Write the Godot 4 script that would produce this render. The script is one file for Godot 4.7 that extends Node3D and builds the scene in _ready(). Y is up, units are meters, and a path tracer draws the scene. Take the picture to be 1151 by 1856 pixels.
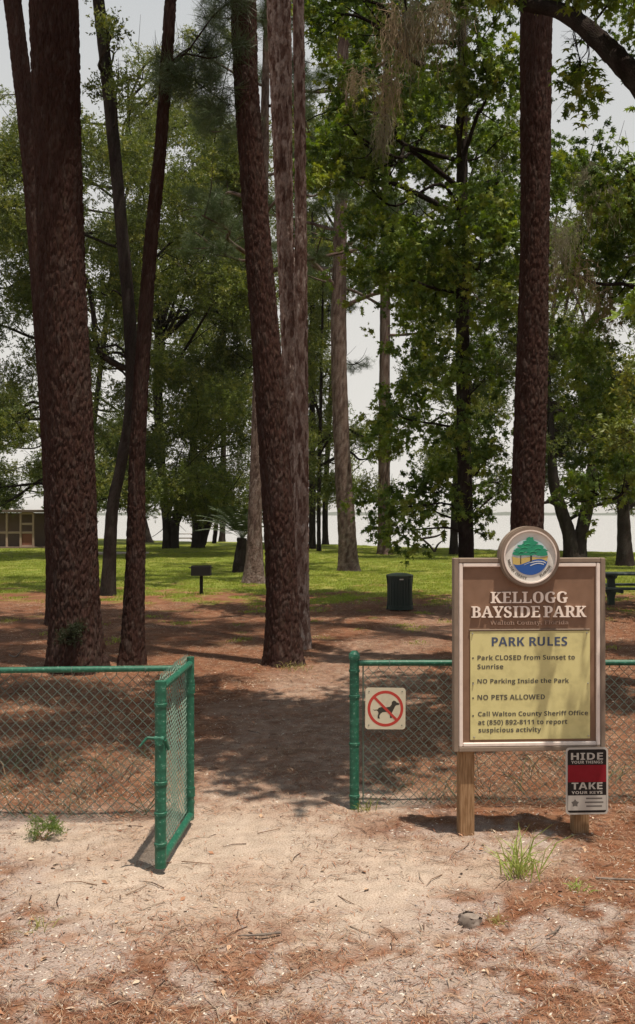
extends Node3D
# A park entrance under tall pines: open chain-link gate, park sign, lawn and a bay behind.
# x right, y up, the camera looks along -z; "d" below is a distance in metres in front of the camera's foot.

const H := 2.1            # eye height
const F := 1800.0         # focal length in the photograph's pixels, used to turn measured places into metres
var rng := RandomNumberGenerator.new()
var M := {}
var S := {}
var taken := {}
var n1 := FastNoiseLite.new()
var n2 := FastNoiseLite.new()
var n3 := FastNoiseLite.new()
var ncell := FastNoiseLite.new()
var nval := FastNoiseLite.new()

# ------------------------------------------------------------------ small helpers
func at(px: float, py: float, d: float) -> Vector3:
	return Vector3((px - 575.5) / F * d, H - (py - 933.0) / F * d, -d)

func gd(py: float) -> float:
	return F * H / (py - 933.0)

func shore(x: float) -> float:
	return clampf(72.0 - 0.94 * x, 40.0, 110.0)

func gh(x: float, z: float) -> float:
	var d := -z
	var s := d - shore(x) + n1.get_noise_2d(x * 0.6, z * 0.6) * 4.0
	var h := n1.get_noise_2d(x * 2.0, z * 2.0) * 0.05 + n2.get_noise_2d(x * 9.0, z * 9.0) * 0.012
	if d < 12.0:
		h += n3.get_noise_2d(x * 40.0, z * 40.0) * 0.008
	if s > -2.0:
		h -= minf(pow(s + 2.0, 1.3) * 0.10, 4.0)
	return h

func gp(x: float, d: float, up := 0.0) -> Vector3:
	return Vector3(x, gh(x, -d) + up, -d)

func rr(a: float, b: float) -> float:
	return rng.randf_range(a, b)

func rdir() -> Vector3:
	var v := Vector3(rng.randfn(), rng.randfn(), rng.randfn())
	return v.normalized() if v.length() > 0.001 else Vector3.UP

func sm(a: float, b: float, x: float) -> float:
	return smoothstep(a, b, x)

func lin(r: float, g: float, b: float) -> Color:
	return Color(r, g, b).linear_to_srgb()

func numbered(called: String) -> String:
	var n: int = taken.get(called, 0)
	taken[called] = n + 1
	return called if n == 0 else "%s_%03d" % [called, n]

func tag(o: Node, label := "", category := "", group := "", kind := "") -> Node:
	if label: o.set_meta("label", label)
	if category: o.set_meta("category", category)
	if group: o.set_meta("group", group)
	if kind: o.set_meta("kind", kind)
	return o

func thing(called: String, label: String, category: String, where: Vector3, turn := 0.0, group := "") -> Node3D:
	var o := Node3D.new()
	o.name = numbered(called)
	add_child(o)
	o.position = where
	o.rotation.y = turn
	tag(o, label, category, group)
	return o

func put(called: String, mesh: Mesh, mat: Material, parent: Node, xf := Transform3D()) -> MeshInstance3D:
	var o := MeshInstance3D.new()
	o.name = numbered(called) if parent == self else called
	o.mesh = mesh
	o.material_override = mat
	o.transform = xf
	parent.add_child(o, true)
	return o

func scatter(called: String, mesh: Mesh, mat: Material, xfs: Array, cols: Array, parent: Node) -> MultiMeshInstance3D:
	var mm := MultiMesh.new()
	mm.transform_format = MultiMesh.TRANSFORM_3D
	mm.use_colors = true
	mm.mesh = mesh
	mm.instance_count = xfs.size()
	for i in xfs.size():
		mm.set_instance_transform(i, xfs[i])
		mm.set_instance_color(i, cols[i])
	var o := MultiMeshInstance3D.new()
	o.name = numbered(called) if parent == self else called
	o.multimesh = mm
	o.material_override = mat
	parent.add_child(o, true)
	return o

func st_new() -> SurfaceTool:
	var st := SurfaceTool.new()
	st.begin(Mesh.PRIMITIVE_TRIANGLES)
	return st

func done(st: SurfaceTool) -> ArrayMesh:
	st.generate_normals()
	return st.commit()

func quad(st: SurfaceTool, a: Vector3, b: Vector3, c: Vector3, d: Vector3) -> void:
	for v in [a, b, c, a, c, d]:
		st.add_vertex(v)

func tri(st: SurfaceTool, a: Vector3, b: Vector3, c: Vector3) -> void:
	for v in [a, b, c]:
		st.add_vertex(v)

# chamfered box centred at c
func box(st: SurfaceTool, c: Vector3, s: Vector3, bev := 0.004) -> void:
	st.set_smooth_group(-1)
	var h := s / 2.0
	var b := minf(bev, minf(h.x, minf(h.y, h.z)) * 0.6)
	var p := {}
	for x in [-1, 1]:
		for y in [-1, 1]:
			for z in [-1, 1]:
				p[[x, y, z, 0]] = c + Vector3(x * h.x, y * (h.y - b), z * (h.z - b))
				p[[x, y, z, 1]] = c + Vector3(x * (h.x - b), y * h.y, z * (h.z - b))
				p[[x, y, z, 2]] = c + Vector3(x * (h.x - b), y * (h.y - b), z * h.z)
	for s1 in [-1, 1]:
		var f0 := [p[[s1, -1, -1, 0]], p[[s1, -1, 1, 0]], p[[s1, 1, 1, 0]], p[[s1, 1, -1, 0]]]
		var f1 := [p[[-1, s1, -1, 1]], p[[1, s1, -1, 1]], p[[1, s1, 1, 1]], p[[-1, s1, 1, 1]]]
		var f2 := [p[[-1, -1, s1, 2]], p[[-1, 1, s1, 2]], p[[1, 1, s1, 2]], p[[1, -1, s1, 2]]]
		for f in [f0, f1, f2]:
			if s1 < 0: quad(st, f[3], f[2], f[1], f[0])
			else: quad(st, f[0], f[1], f[2], f[3])
	for a in [-1, 1]:
		for e in [-1, 1]:
			quad_out(st, p[[a, e, -1, 0]], p[[a, e, 1, 0]], p[[a, e, 1, 1]], p[[a, e, -1, 1]], c)
			quad_out(st, p[[a, -1, e, 0]], p[[a, 1, e, 0]], p[[a, 1, e, 2]], p[[a, -1, e, 2]], c)
			quad_out(st, p[[-1, a, e, 1]], p[[1, a, e, 1]], p[[1, a, e, 2]], p[[-1, a, e, 2]], c)
			for g in [-1, 1]:
				tri_out(st, p[[a, e, g, 0]], p[[a, e, g, 1]], p[[a, e, g, 2]], c)

func quad_out(st: SurfaceTool, a: Vector3, b: Vector3, c: Vector3, d: Vector3, mid: Vector3) -> void:
	if (b - a).cross(c - a).dot((a + c) / 2.0 - mid) > 0.0: quad(st, d, c, b, a)
	else: quad(st, a, b, c, d)

func tri_out(st: SurfaceTool, a: Vector3, b: Vector3, c: Vector3, mid: Vector3) -> void:
	if (b - a).cross(c - a).dot(a - mid) > 0.0: tri(st, c, b, a)
	else: tri(st, a, b, c)

func box_mesh(s: Vector3, bev := 0.004, c := Vector3.ZERO) -> ArrayMesh:
	var st := st_new()
	box(st, c, s, bev)
	return done(st)

# straight round bar between two points
func bar(st: SurfaceTool, a: Vector3, b: Vector3, r0: float, r1 := -1.0, segs := 8, caps := true) -> void:
	if r1 < 0.0: r1 = r0
	var dirv := (b - a).normalized()
	var u := dirv.cross(Vector3.RIGHT if absf(dirv.x) < 0.8 else Vector3.UP).normalized()
	var w := dirv.cross(u)
	st.set_smooth_group(0)
	for i in segs:
		var a0 := TAU * i / segs
		var a1 := TAU * (i + 1) / segs
		var p0 := u * cos(a0) + w * sin(a0)
		var p1 := u * cos(a1) + w * sin(a1)
		quad(st, a + p0 * r0, b + p0 * r1, b + p1 * r1, a + p1 * r0)
	if caps:
		st.set_smooth_group(-1)
		for i in segs:
			var a0 := TAU * i / segs
			var a1 := TAU * (i + 1) / segs
			var p0 := u * cos(a0) + w * sin(a0)
			var p1 := u * cos(a1) + w * sin(a1)
			tri(st, a, a + p0 * r0, a + p1 * r0)
			tri(st, b, b + p1 * r1, b + p0 * r1)

# surface of revolution about y from [radius, height] pairs
func lathe(prof: Array, segs := 24) -> ArrayMesh:
	var st := st_new()
	st.set_smooth_group(-1)
	for k in prof.size() - 1:
		for i in segs:
			var a0 := TAU * i / segs
			var a1 := TAU * (i + 1) / segs
			var r0: float = prof[k][0]
			var r1: float = prof[k + 1][0]
			var y0: float = prof[k][1]
			var y1: float = prof[k + 1][1]
			quad(st, Vector3(r0 * cos(a0), y0, r0 * sin(a0)), Vector3(r0 * cos(a1), y0, r0 * sin(a1)), Vector3(r1 * cos(a1), y1, r1 * sin(a1)), Vector3(r1 * cos(a0), y1, r1 * sin(a0)))
	return done(st)

# flat outline in xy pushed out along z from z0 to z1
func prism(st: SurfaceTool, poly: PackedVector2Array, z0: float, z1: float) -> void:
	st.set_smooth_group(-1)
	if Geometry2D.is_polygon_clockwise(poly): poly.reverse()
	var idx := Geometry2D.triangulate_polygon(poly)
	for i in range(0, idx.size(), 3):
		var a := poly[idx[i]]
		var b := poly[idx[i + 1]]
		var c := poly[idx[i + 2]]
		if (b - a).cross(c - a) > 0.0:
			var t := b; b = c; c = t
		tri(st, Vector3(a.x, a.y, z1), Vector3(b.x, b.y, z1), Vector3(c.x, c.y, z1))
		tri(st, Vector3(c.x, c.y, z0), Vector3(b.x, b.y, z0), Vector3(a.x, a.y, z0))
	for i in poly.size():
		var a := poly[i]
		var b := poly[(i + 1) % poly.size()]
		quad(st, Vector3(a.x, a.y, z0), Vector3(a.x, a.y, z1), Vector3(b.x, b.y, z1), Vector3(b.x, b.y, z0))

func prism_mesh(poly: PackedVector2Array, z0: float, z1: float) -> ArrayMesh:
	var st := st_new()
	prism(st, poly, z0, z1)
	return done(st)

func ring_mesh(r0: float, r1: float, z0: float, z1: float, segs := 48) -> ArrayMesh:
	var st := st_new()
	st.set_smooth_group(-1)
	for i in segs:
		var a0 := TAU * i / segs
		var a1 := TAU * (i + 1) / segs
		var c0 := Vector2(cos(a0), sin(a0))
		var c1 := Vector2(cos(a1), sin(a1))
		var pts := []
		for rz in [[r0, z0], [r1, z0], [r1, z1], [r0, z1]]:
			pts.append([Vector3(c0.x * rz[0], c0.y * rz[0], rz[1]), Vector3(c1.x * rz[0], c1.y * rz[0], rz[1])])
		for k in 4:
			var q = pts[k]
			var w = pts[(k + 1) % 4]
			quad(st, q[0], q[1], w[1], w[0])
	return done(st)

func disc_poly(r: float, segs := 40, c := Vector2.ZERO) -> PackedVector2Array:
	var p := PackedVector2Array()
	for i in segs:
		p.append(c + Vector2(cos(TAU * i / segs), sin(TAU * i / segs)) * r)
	return p

func round_rect(w: float, h: float, r: float, c := Vector2.ZERO) -> PackedVector2Array:
	var p := PackedVector2Array()
	for k in 4:
		var cc := Vector2([1, -1, -1, 1][k] * (w / 2 - r), [1, 1, -1, -1][k] * (h / 2 - r)) + c
		for i in 6:
			var a := PI / 2 * k + PI / 2 * i / 5.0
			p.append(cc + Vector2(cos(a), sin(a)) * r)
	return p

func text_mesh(s: String, font: Font, depth: float) -> TextMesh:
	var t := TextMesh.new()
	t.text = s
	t.font = font
	t.font_size = 64
	t.pixel_size = 0.01
	t.depth = depth
	t.curve_step = 1.0
	return t

# lettering fitted to a box: left edge x, baseline-box bottom y, width w, height h (of the glyphs' own bounds)
func lettering(parent: Node, s: String, font: Font, x: float, y: float, w: float, h: float, z: float, thick: float, mat: Material, called := "lettering") -> void:
	var t := text_mesh(s, font, 1.0)
	var bb := t.get_aabb()
	var sc := Vector3(w / bb.size.x, h / bb.size.y, thick / bb.size.z)
	var b := Basis.from_scale(sc)
	put(called, t, mat, parent, Transform3D(b, Vector3(x, y, z) - b * bb.position))

# ------------------------------------------------------------------ tree building
func smooth_path(pts: Array, n: int) -> Array:
	var out := []
	var m := pts.size() - 1
	for i in n + 1:
		var t := float(i) / n * m
		var k := mini(int(t), m - 1)
		var f := t - k
		var p0: Vector3 = pts[maxi(k - 1, 0)]
		var p1: Vector3 = pts[k]
		var p2: Vector3 = pts[k + 1]
		var p3: Vector3 = pts[mini(k + 2, m)]
		out.append(p1.cubic_interpolate(p2, p0, p3, f))
	return out

# tapered tube along points, its surface broken by bark relief
func tube(st: SurfaceTool, pts: Array, radii: Array, segs: int, rings: int, amp := 0.0, freq := 9.0, flare := 0.0, tile := 0.5, stretch := 0.4, tones := []) -> void:
	var c := smooth_path(pts, rings)
	var m := radii.size() - 1
	var rmean := 0.0
	for r in radii: rmean += r
	rmean /= radii.size()
	var reps := maxf(1.0, roundf(TAU * rmean / tile))
	var grid := []
	var uvs := []
	var cols := []
	var along := 0.0
	var u := Vector3.RIGHT
	var ph := rng.randf() * TAU
	for i in rings + 1:
		var dirv: Vector3 = (c[mini(i + 1, rings)] - c[maxi(i - 1, 0)]).normalized()
		u = (u - dirv * u.dot(dirv)).normalized()
		if u.length() < 0.5: u = dirv.cross(Vector3.FORWARD).normalized()
		var w := dirv.cross(u)
		if i > 0: along += (c[i] as Vector3).distance_to(c[i - 1])
		var t := float(i) / rings * m
		var k := mini(int(t), m - 1)
		var r: float = lerpf(radii[k], radii[k + 1], t - k)
		var row := []
		var ur := []
		var cr := []
		for j in segs + 1:
			var a := TAU * (j % segs) / segs
			var nrm := u * cos(a) + w * sin(a)
			var rad := r
			if flare > 0.0:
				rad *= 1.0 + flare * exp(-along / 0.35) * (0.75 + 0.35 * sin(a * 5.0 + ph) + 0.2 * sin(a * 3.0 + ph * 2.0))
			var p: Vector3 = c[i] + nrm * rad
			if amp > 0.0:
				var q := Vector3(p.x, p.y * stretch, p.z) * freq
				q += Vector3(n2.get_noise_3dv(q * 3.0), n2.get_noise_3dv(q * 3.0 + Vector3(31, 7, 5)), n2.get_noise_3dv(q * 1.5 + Vector3(3, 17, 50))) * 0.85
				var e := clampf((ncell.get_noise_3dv(q) + 1.0) * 3.0, 0.0, 1.0)
				if tones.size():
					var pick := clampf((nval.get_noise_3dv(q) * 0.5 + 0.5) * 0.75 + 0.25 * (n2.get_noise_3dv(q * 6.0) + 0.5), 0.0, 0.999) * (tones.size() - 1)
					var ca: Color = tones[int(pick)]
					var cb: Color = tones[int(pick) + 1]
					cr.append(ca.lerp(cb, pick - int(pick)).lerp(tones[tones.size() - 1], clampf(n1.get_noise_3dv(p * Vector3(9, 2.5, 9)) * 1.6 - 0.25, 0.0, 0.6)))
				p += nrm * (amp * (e - 0.6) + amp * 0.5 * n2.get_noise_3dv(q * 8.0) + r * 0.08 * n1.get_noise_3dv(p * 2.0))
			elif tones.size():
				cr.append(tones[1])
			row.append(p)
			ur.append(Vector2(reps * j / segs, along / tile))
		grid.append(row)
		uvs.append(ur)
		cols.append(cr)
	st.set_smooth_group(0)
	for i in rings:
		for j in segs:
			for q in [[i, j], [i + 1, j], [i + 1, j + 1], [i, j], [i + 1, j + 1], [i, j + 1]]:
				st.set_uv(uvs[q[0]][q[1]])
				if tones.size(): st.set_color(cols[q[0]][q[1]])
				else: st.set_color(Color(0.06, 0.05, 0.045))
				st.add_vertex(grid[q[0]][q[1]])

const STUB := [Color(0.10, 0.08, 0.07), Color(0.16, 0.13, 0.11), Color(0.22, 0.18, 0.155), Color(0.28, 0.24, 0.21)]
const TONES := {
	"pine": [Color(0.040, 0.024, 0.021), Color(0.048, 0.028, 0.024), Color(0.058, 0.033, 0.028), Color(0.058, 0.038, 0.033), Color(0.080, 0.060, 0.054)],
	"pine_sunlit_tone": [Color(0.085, 0.048, 0.040), Color(0.17, 0.105, 0.088), Color(0.29, 0.212, 0.185), Color(0.38, 0.30, 0.268), Color(0.48, 0.41, 0.38)],  # pine bark brightened so that patches of sun sit in its colour
	"pine_grey": [Color(0.060, 0.041, 0.036), Color(0.10, 0.070, 0.061), Color(0.165, 0.118, 0.103), Color(0.20, 0.155, 0.138), Color(0.24, 0.205, 0.19)],
	"oak": [Color(0.024, 0.019, 0.017), Color(0.030, 0.024, 0.022), Color(0.038, 0.031, 0.028), Color(0.046, 0.039, 0.035), Color(0.055, 0.049, 0.044)],
}

func trunk(tree: Node3D, pts: Array, radii: Array, mat: Material, segs := 40, rings := 200, amp := 0.016, freq := 9.0, flare := 0.35) -> MeshInstance3D:
	var local := []
	for p in pts: local.append(p - tree.position)
	var st := st_new()
	tube(st, local, radii, segs, rings, amp, freq, flare, 1.0, 0.33, TONES[mat.resource_name])
	return put("trunk", done(st), mat, tree)

# one limb from a to b (world places), sagging or rising, with side twigs
func limb(tree: Node3D, a: Vector3, b: Vector3, r: float, mat: Material, bend := 0.15, twigs := 5, r_end := 0.25, called := "limb") -> void:
	var l := a.distance_to(b)
	var side := rdir() * l * bend
	var p := [a, a.lerp(b, 0.35) + side + Vector3.UP * l * 0.06, a.lerp(b, 0.7) - side * 0.5, b]
	var lp := []
	for q in p: lp.append(q - tree.position)
	var st := st_new()
	tube(st, lp, [r, r * 0.8, r * 0.55, r * r_end], 10, maxi(8, int(l * 6)), r * 0.18, 12.0, 0.0, 0.4, 0.6, TONES[mat.resource_name])
	var cl := smooth_path(lp, 24)
	for i in twigs:
		var s: Vector3 = cl[rng.randi_range(8, 23)]
		var e := s + (rdir() + (b - a).normalized() * 0.7 + Vector3.UP * 0.2) * l * rr(0.15, 0.32)
		tube(st, [s, s.lerp(e, 0.5) + rdir() * l * 0.04, e], [r * 0.3, r * 0.2, r * 0.08], 5, 6, 0.0, 9.0, 0.0, 0.5, 0.4, TONES[mat.resource_name])
	put(called, done(st), mat, tree)

# leaves spread through blobs [centre, radius, weight]
func crown(tree: Node3D, blobs: Array, per_m2: float, spray: Mesh, mat: Material, cols: Array, s0: float, s1: float, upright := 0.0, called := "crown", flat := 0.8) -> void:
	var xfs := []
	var cs := []
	for bl in blobs:
		var c: Vector3 = bl[0] - tree.position
		var r: float = bl[1]
		var n := int(per_m2 * r * r * (bl[2] if bl.size() > 2 else 1.0))
		for i in n:
			var dv := rdir()
			var rad := r * pow(rng.randf(), 0.45) * (0.8 + 0.45 * n2.get_noise_3dv((c + dv * r) * 9.0))
			var p := c + Vector3(dv.x, dv.y * flat, dv.z) * rad
			var up := (Vector3.UP * upright + rdir()).normalized()
			var x := up.cross(rdir()).normalized()
			var s := rr(s0, s1)
			xfs.append(Transform3D(Basis(x, up, x.cross(up)) * s, p))
			cs.append(cols[rng.randi() % cols.size()])
	if xfs.size():
		tag(scatter(called, spray, mat, xfs, cs, tree), "", "", "", "stuff")

# places for clumps of foliage inside a measured window at a range of distances
func fill(px0: float, py0: float, px1: float, py1: float, d0: float, d1: float, n: int, r0: float, r1: float) -> Array:
	var out := []
	for i in n:
		var d := rr(d0, d1)
		out.append([at(rr(px0, px1), rr(py0, py1), d), rr(r0, r1)])
	return out

func single_leaves(tree: Node3D, blobs: Array, n: int, l: float, cols: Array) -> void:
	var kinds := []
	for c in cols:
		for v in 2:
			var st := st_new()
			st.set_smooth_group(-1)
			st.set_color(c)
			leaf_star(st, Vector3.ZERO, Vector3(0.1, -0.35, 1).normalized(), Vector3(0.1 - 0.2 * v, 1, 0.1).normalized(), l * (0.85 + 0.3 * v))
			var tip := Vector3(0, 0.02, -0.05)
			tri(st, Vector3(-0.002, 0, 0.02), Vector3(0.002, 0, 0.02), tip)
			kinds.append(done(st))
	for i in n:
		var bl = blobs[rng.randi() % blobs.size()]
		var dv := rdir()
		if dv.z < -0.2: dv.z *= -1.0
		var p: Vector3 = bl[0] + dv * bl[1] * rr(0.7, 1.1) - tree.position
		put("leaf", kinds[rng.randi() % kinds.size()], M.leaf, tree, Transform3D(Basis.from_euler(Vector3(rr(-0.5, 0.5), rng.randf() * TAU, rr(-0.5, 0.5))), p))

func boughs(tree: Node3D, stem: Array, blobs: Array, r: float, mat: Material, twigs := 5, bend := 0.15) -> void:
	for bl in blobs:
		if blobs.size() > 22 and rng.randf() < 0.55: continue
		var best: Vector3 = stem[0]
		var bd := 1e9
		var c: Vector3 = bl[0]
		for s in stem:
			var dd: float = (s + Vector3.UP * 0.5).distance_to(c) + maxf(0.0, (s as Vector3).y - c.y) * 1.2
			if dd < bd:
				bd = dd
				best = s
		limb(tree, best, c + rdir() * bl[1] * 0.2, clampf(r * best.distance_to(c) / 4.0, r * 0.35, r), mat, bend, twigs)

# ------------------------------------------------------------------ leaf shapes
func leaf_oak(st: SurfaceTool, p: Vector3, dirv: Vector3, nrm: Vector3, l: float, w: float) -> void:
	var s := dirv.cross(nrm).normalized()
	var n := s.cross(dirv).normalized()
	var a := p
	var b := p + dirv * l * 0.45 + s * w * 0.5 + n * w * 0.12
	var c := p + dirv * l - n * l * 0.1
	var d := p + dirv * l * 0.45 - s * w * 0.5 + n * w * 0.12
	tri(st, a, b, c)
	tri(st, a, c, d)

func leaf_star(st: SurfaceTool, p: Vector3, dirv: Vector3, nrm: Vector3, l: float) -> void:
	var s := dirv.cross(nrm).normalized()
	var n := s.cross(dirv).normalized()
	var c := p + dirv * l * 0.35
	var ring := []
	for k in 5:
		var a := -2.1 + 4.2 * k / 4.0
		var tipl: float = l * [0.5, 0.62, 0.68, 0.62, 0.5][k]
		ring.append(c + (dirv * cos(a) + s * sin(a)) * tipl - n * l * 0.12)
		if k < 4:
			var a2 := a + 0.525
			ring.append(c + (dirv * cos(a2) + s * sin(a2)) * l * 0.26)
	ring.append(c - dirv * l * 0.2)
	for i in ring.size():
		tri(st, c, ring[i], ring[(i + 1) % ring.size()])

func spray_oak(n: int, rad: float, l: float) -> ArrayMesh:
	var st := st_new()
	st.set_smooth_group(-1)
	var k := 5
	for t in k:
		var dv := rdir()
		var a := rdir() * rad * 0.3
		var b := a + dv * rad * rr(0.7, 1.1)
		var s := dv.cross(Vector3.UP).normalized() * 0.004
		tri(st, a - s, a + s, b)
		for i in int(n / float(k)):
			var p := a.lerp(b, rr(0.1, 1.0))
			leaf_oak(st, p, (rdir() * 0.9 + dv * 0.6).normalized(), (Vector3.UP * 0.9 + rdir()).normalized(), l * rr(0.65, 1.25), l * rr(0.36, 0.52))
	return done(st)

func spray_star(n: int, rad: float, l: float) -> ArrayMesh:
	var st := st_new()
	st.set_smooth_group(-1)
	var k := 3
	for t in k:
		var dv := (rdir() * Vector3(1, 0.5, 1)).normalized()
		var a := rdir() * rad * 0.2
		var b := a + dv * rad * rr(0.8, 1.2)
		var s := dv.cross(Vector3.UP).normalized() * 0.004
		tri(st, a - s, a + s, b)
		for i in int(n / float(k)):
			var p := a.lerp(b, rr(0.15, 1.0)) + rdir() * 0.03
			leaf_star(st, p, (rdir() * 0.8 + dv * 0.7 + Vector3.DOWN * 0.4).normalized(), (Vector3.UP + rdir() * 0.6).normalized(), l * rr(0.55, 1.2))
	return done(st)

func tuft_pine(n: int, l: float, w: float) -> ArrayMesh:
	var st := st_new()
	st.set_smooth_group(-1)
	for i in n:
		var dv := (rdir() + Vector3.UP * 0.75).normalized()
		var s := dv.cross(rdir()).normalized() * w * 0.5
		var ll := l * rr(0.7, 1.1)
		var b := Vector3.UP * rr(-0.12, 0.08)
		var m := b + dv * ll * 0.6 + Vector3.DOWN * 0.02
		var e := b + dv * ll + Vector3.DOWN * ll * 0.16
		tri(st, b - s * 0.7, b + s * 0.7, m + s)
		tri(st, b - s * 0.7, m + s, m - s)
		tri(st, m - s, m + s, e)
	return done(st)

func moss_clump(n: int, l: float) -> ArrayMesh:
	var st := st_new()
	bar(st, Vector3(0, -0.36, 0), Vector3(0, 0.26, 0), 0.006, 0.004, 4, false)
	st.set_smooth_group(-1)
	for i in n:
		var p := Vector3(rng.randfn() * 0.10, rr(-0.35, 0.25), rng.randfn() * 0.10)
		var ll := l * rr(0.2, 0.8)
		tri(st, Vector3(0, p.y + 0.16, 0), Vector3(0, p.y + 0.14, 0), p)
		var k := 7
		var s := rdir().slide(Vector3.UP).normalized() * 0.0032
		var prev := p
		for j in k:
			var q := prev + Vector3(rng.randfn() * 0.022, -ll / k, rng.randfn() * 0.022)
			quad(st, prev - s, prev + s, q + s, q - s)
			if rng.randf() < 0.6:
				var e := q + rdir() * 0.05 + Vector3.DOWN * 0.04
				tri(st, q - s, q + s, e)
			prev = q
	return done(st)

func grass_clump(n: int, h: float, spread: float, w: float, lean := 0.5) -> ArrayMesh:
	var st := st_new()
	st.set_smooth_group(-1)
	for i in n:
		var p := Vector3(rng.randfn() * spread, -0.01, rng.randfn() * spread)
		var dv := (Vector3.UP + Vector3(rng.randfn(), 0, rng.randfn()) * lean).normalized()
		var hh := h * rr(0.5, 1.1)
		var s := dv.cross(rdir()).normalized() * w * 0.5
		var m := p + dv * hh * 0.6
		var e := m + (dv + Vector3(dv.x, -0.5, dv.z) * 0.9).normalized() * hh * 0.45
		tri(st, p - s, p + s, m + s * 0.8)
		tri(st, p - s, m + s * 0.8, m - s * 0.8)
		tri(st, m - s * 0.8, m + s * 0.8, e)
	return done(st)

func needle_litter(n: int, rad: float, l: float, w: float) -> ArrayMesh:
	var st := st_new()
	st.set_smooth_group(-1)
	for i in n:
		var c := Vector3(rng.randfn() * rad, rr(0.002, 0.012), rng.randfn() * rad)
		var a := rng.randf() * TAU
		for k in 2:
			var aa := a + rr(-0.2, 0.2)
			var dv := Vector3(cos(aa), rr(-0.03, 0.06), sin(aa))
			var s := Vector3(-sin(aa), 0, cos(aa)) * w * 0.5
			var ll := l * rr(0.6, 1.1)
			var m := c + dv * ll * 0.5 + s * rr(-6, 6) + Vector3.UP * rr(0.0, 0.012)
			var e := c + dv * ll + s * rr(-14, 14) + Vector3.DOWN * 0.004
			quad(st, c - s, c + s, m + s, m - s)
			tri(st, m - s, m + s, e)
	return done(st)

func chip(seed_n: int) -> ArrayMesh:
	rng.seed = seed_n
	var st := st_new()
	st.set_smooth_group(-1)
	var ring := []
	var k := 5
	for i in k:
		var a := TAU * i / k + rr(-0.3, 0.3)
		ring.append(Vector3(cos(a) * rr(0.6, 1.1), rr(-0.1, 0.15), sin(a) * rr(0.4, 0.8)))
	var top := Vector3(rr(-0.2, 0.2), rr(0.3, 0.6), rr(-0.2, 0.2))
	for i in k:
		tri(st, top, ring[i], ring[(i + 1) % k])
	return done(st)

# ------------------------------------------------------------------ materials
func mat(col: Color, rough := 0.8, metal := 0.0, spec := 0.5) -> StandardMaterial3D:
	var m := StandardMaterial3D.new()
	m.albedo_color = col
	m.roughness = rough
	m.metallic = metal
	m.metallic_specular = spec
	return m

func noise_tex(kind: int, freq: float, sd: int, ramp: Array, size := 512, normal := false, octs := 4, ret := -1, warp := 0.0) -> NoiseTexture2D:
	var n := FastNoiseLite.new()
	n.noise_type = kind
	n.frequency = freq
	n.seed = sd
	n.fractal_octaves = octs
	n.fractal_type = FastNoiseLite.FRACTAL_NONE if octs <= 1 else FastNoiseLite.FRACTAL_FBM
	if ret >= 0: n.cellular_return_type = ret
	if warp > 0.0:
		n.domain_warp_enabled = true
		n.domain_warp_amplitude = warp
		n.domain_warp_frequency = freq * 2.0
	var t := NoiseTexture2D.new()
	t.width = size
	t.height = size
	t.seamless = true
	t.noise = n
	t.as_normal_map = normal
	if ramp.size():
		var g := Gradient.new()
		var offs := PackedFloat32Array()
		var cs := PackedColorArray()
		for r in ramp:
			offs.append(r[0])
			cs.append(r[1])
		g.offsets = offs
		g.colors = cs
		t.color_ramp = g
	return t

func leaf_mat(rough := 0.5, through := 0.9) -> StandardMaterial3D:
	var m := mat(Color.WHITE, rough, 0.0, 0.4)
	m.vertex_color_use_as_albedo = true
	m.cull_mode = BaseMaterial3D.CULL_DISABLED
	m.backlight_enabled = true
	m.backlight = Color(through, through, through * 0.5)
	return m

func bark_mat(called: String, sd: int, fy: float, bump: float) -> StandardMaterial3D:
	var m := mat(Color.WHITE, 0.97, 0.0, 0.1)
	m.resource_name = called
	m.vertex_color_use_as_albedo = true
	m.albedo_texture = noise_tex(FastNoiseLite.TYPE_SIMPLEX, 0.03, sd, [[0.0, Color(0.72, 0.70, 0.68)], [0.5, Color(0.95, 0.94, 0.93)], [1.0, Color(1, 1, 1)]], 1024, false, 5)
	m.heightmap_enabled = true
	m.heightmap_texture = noise_tex(FastNoiseLite.TYPE_SIMPLEX, 0.025, sd + 1, [], 1024, false, 5)
	m.heightmap_scale = bump
	m.uv1_scale = Vector3(1, fy, 1)
	return m

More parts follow.
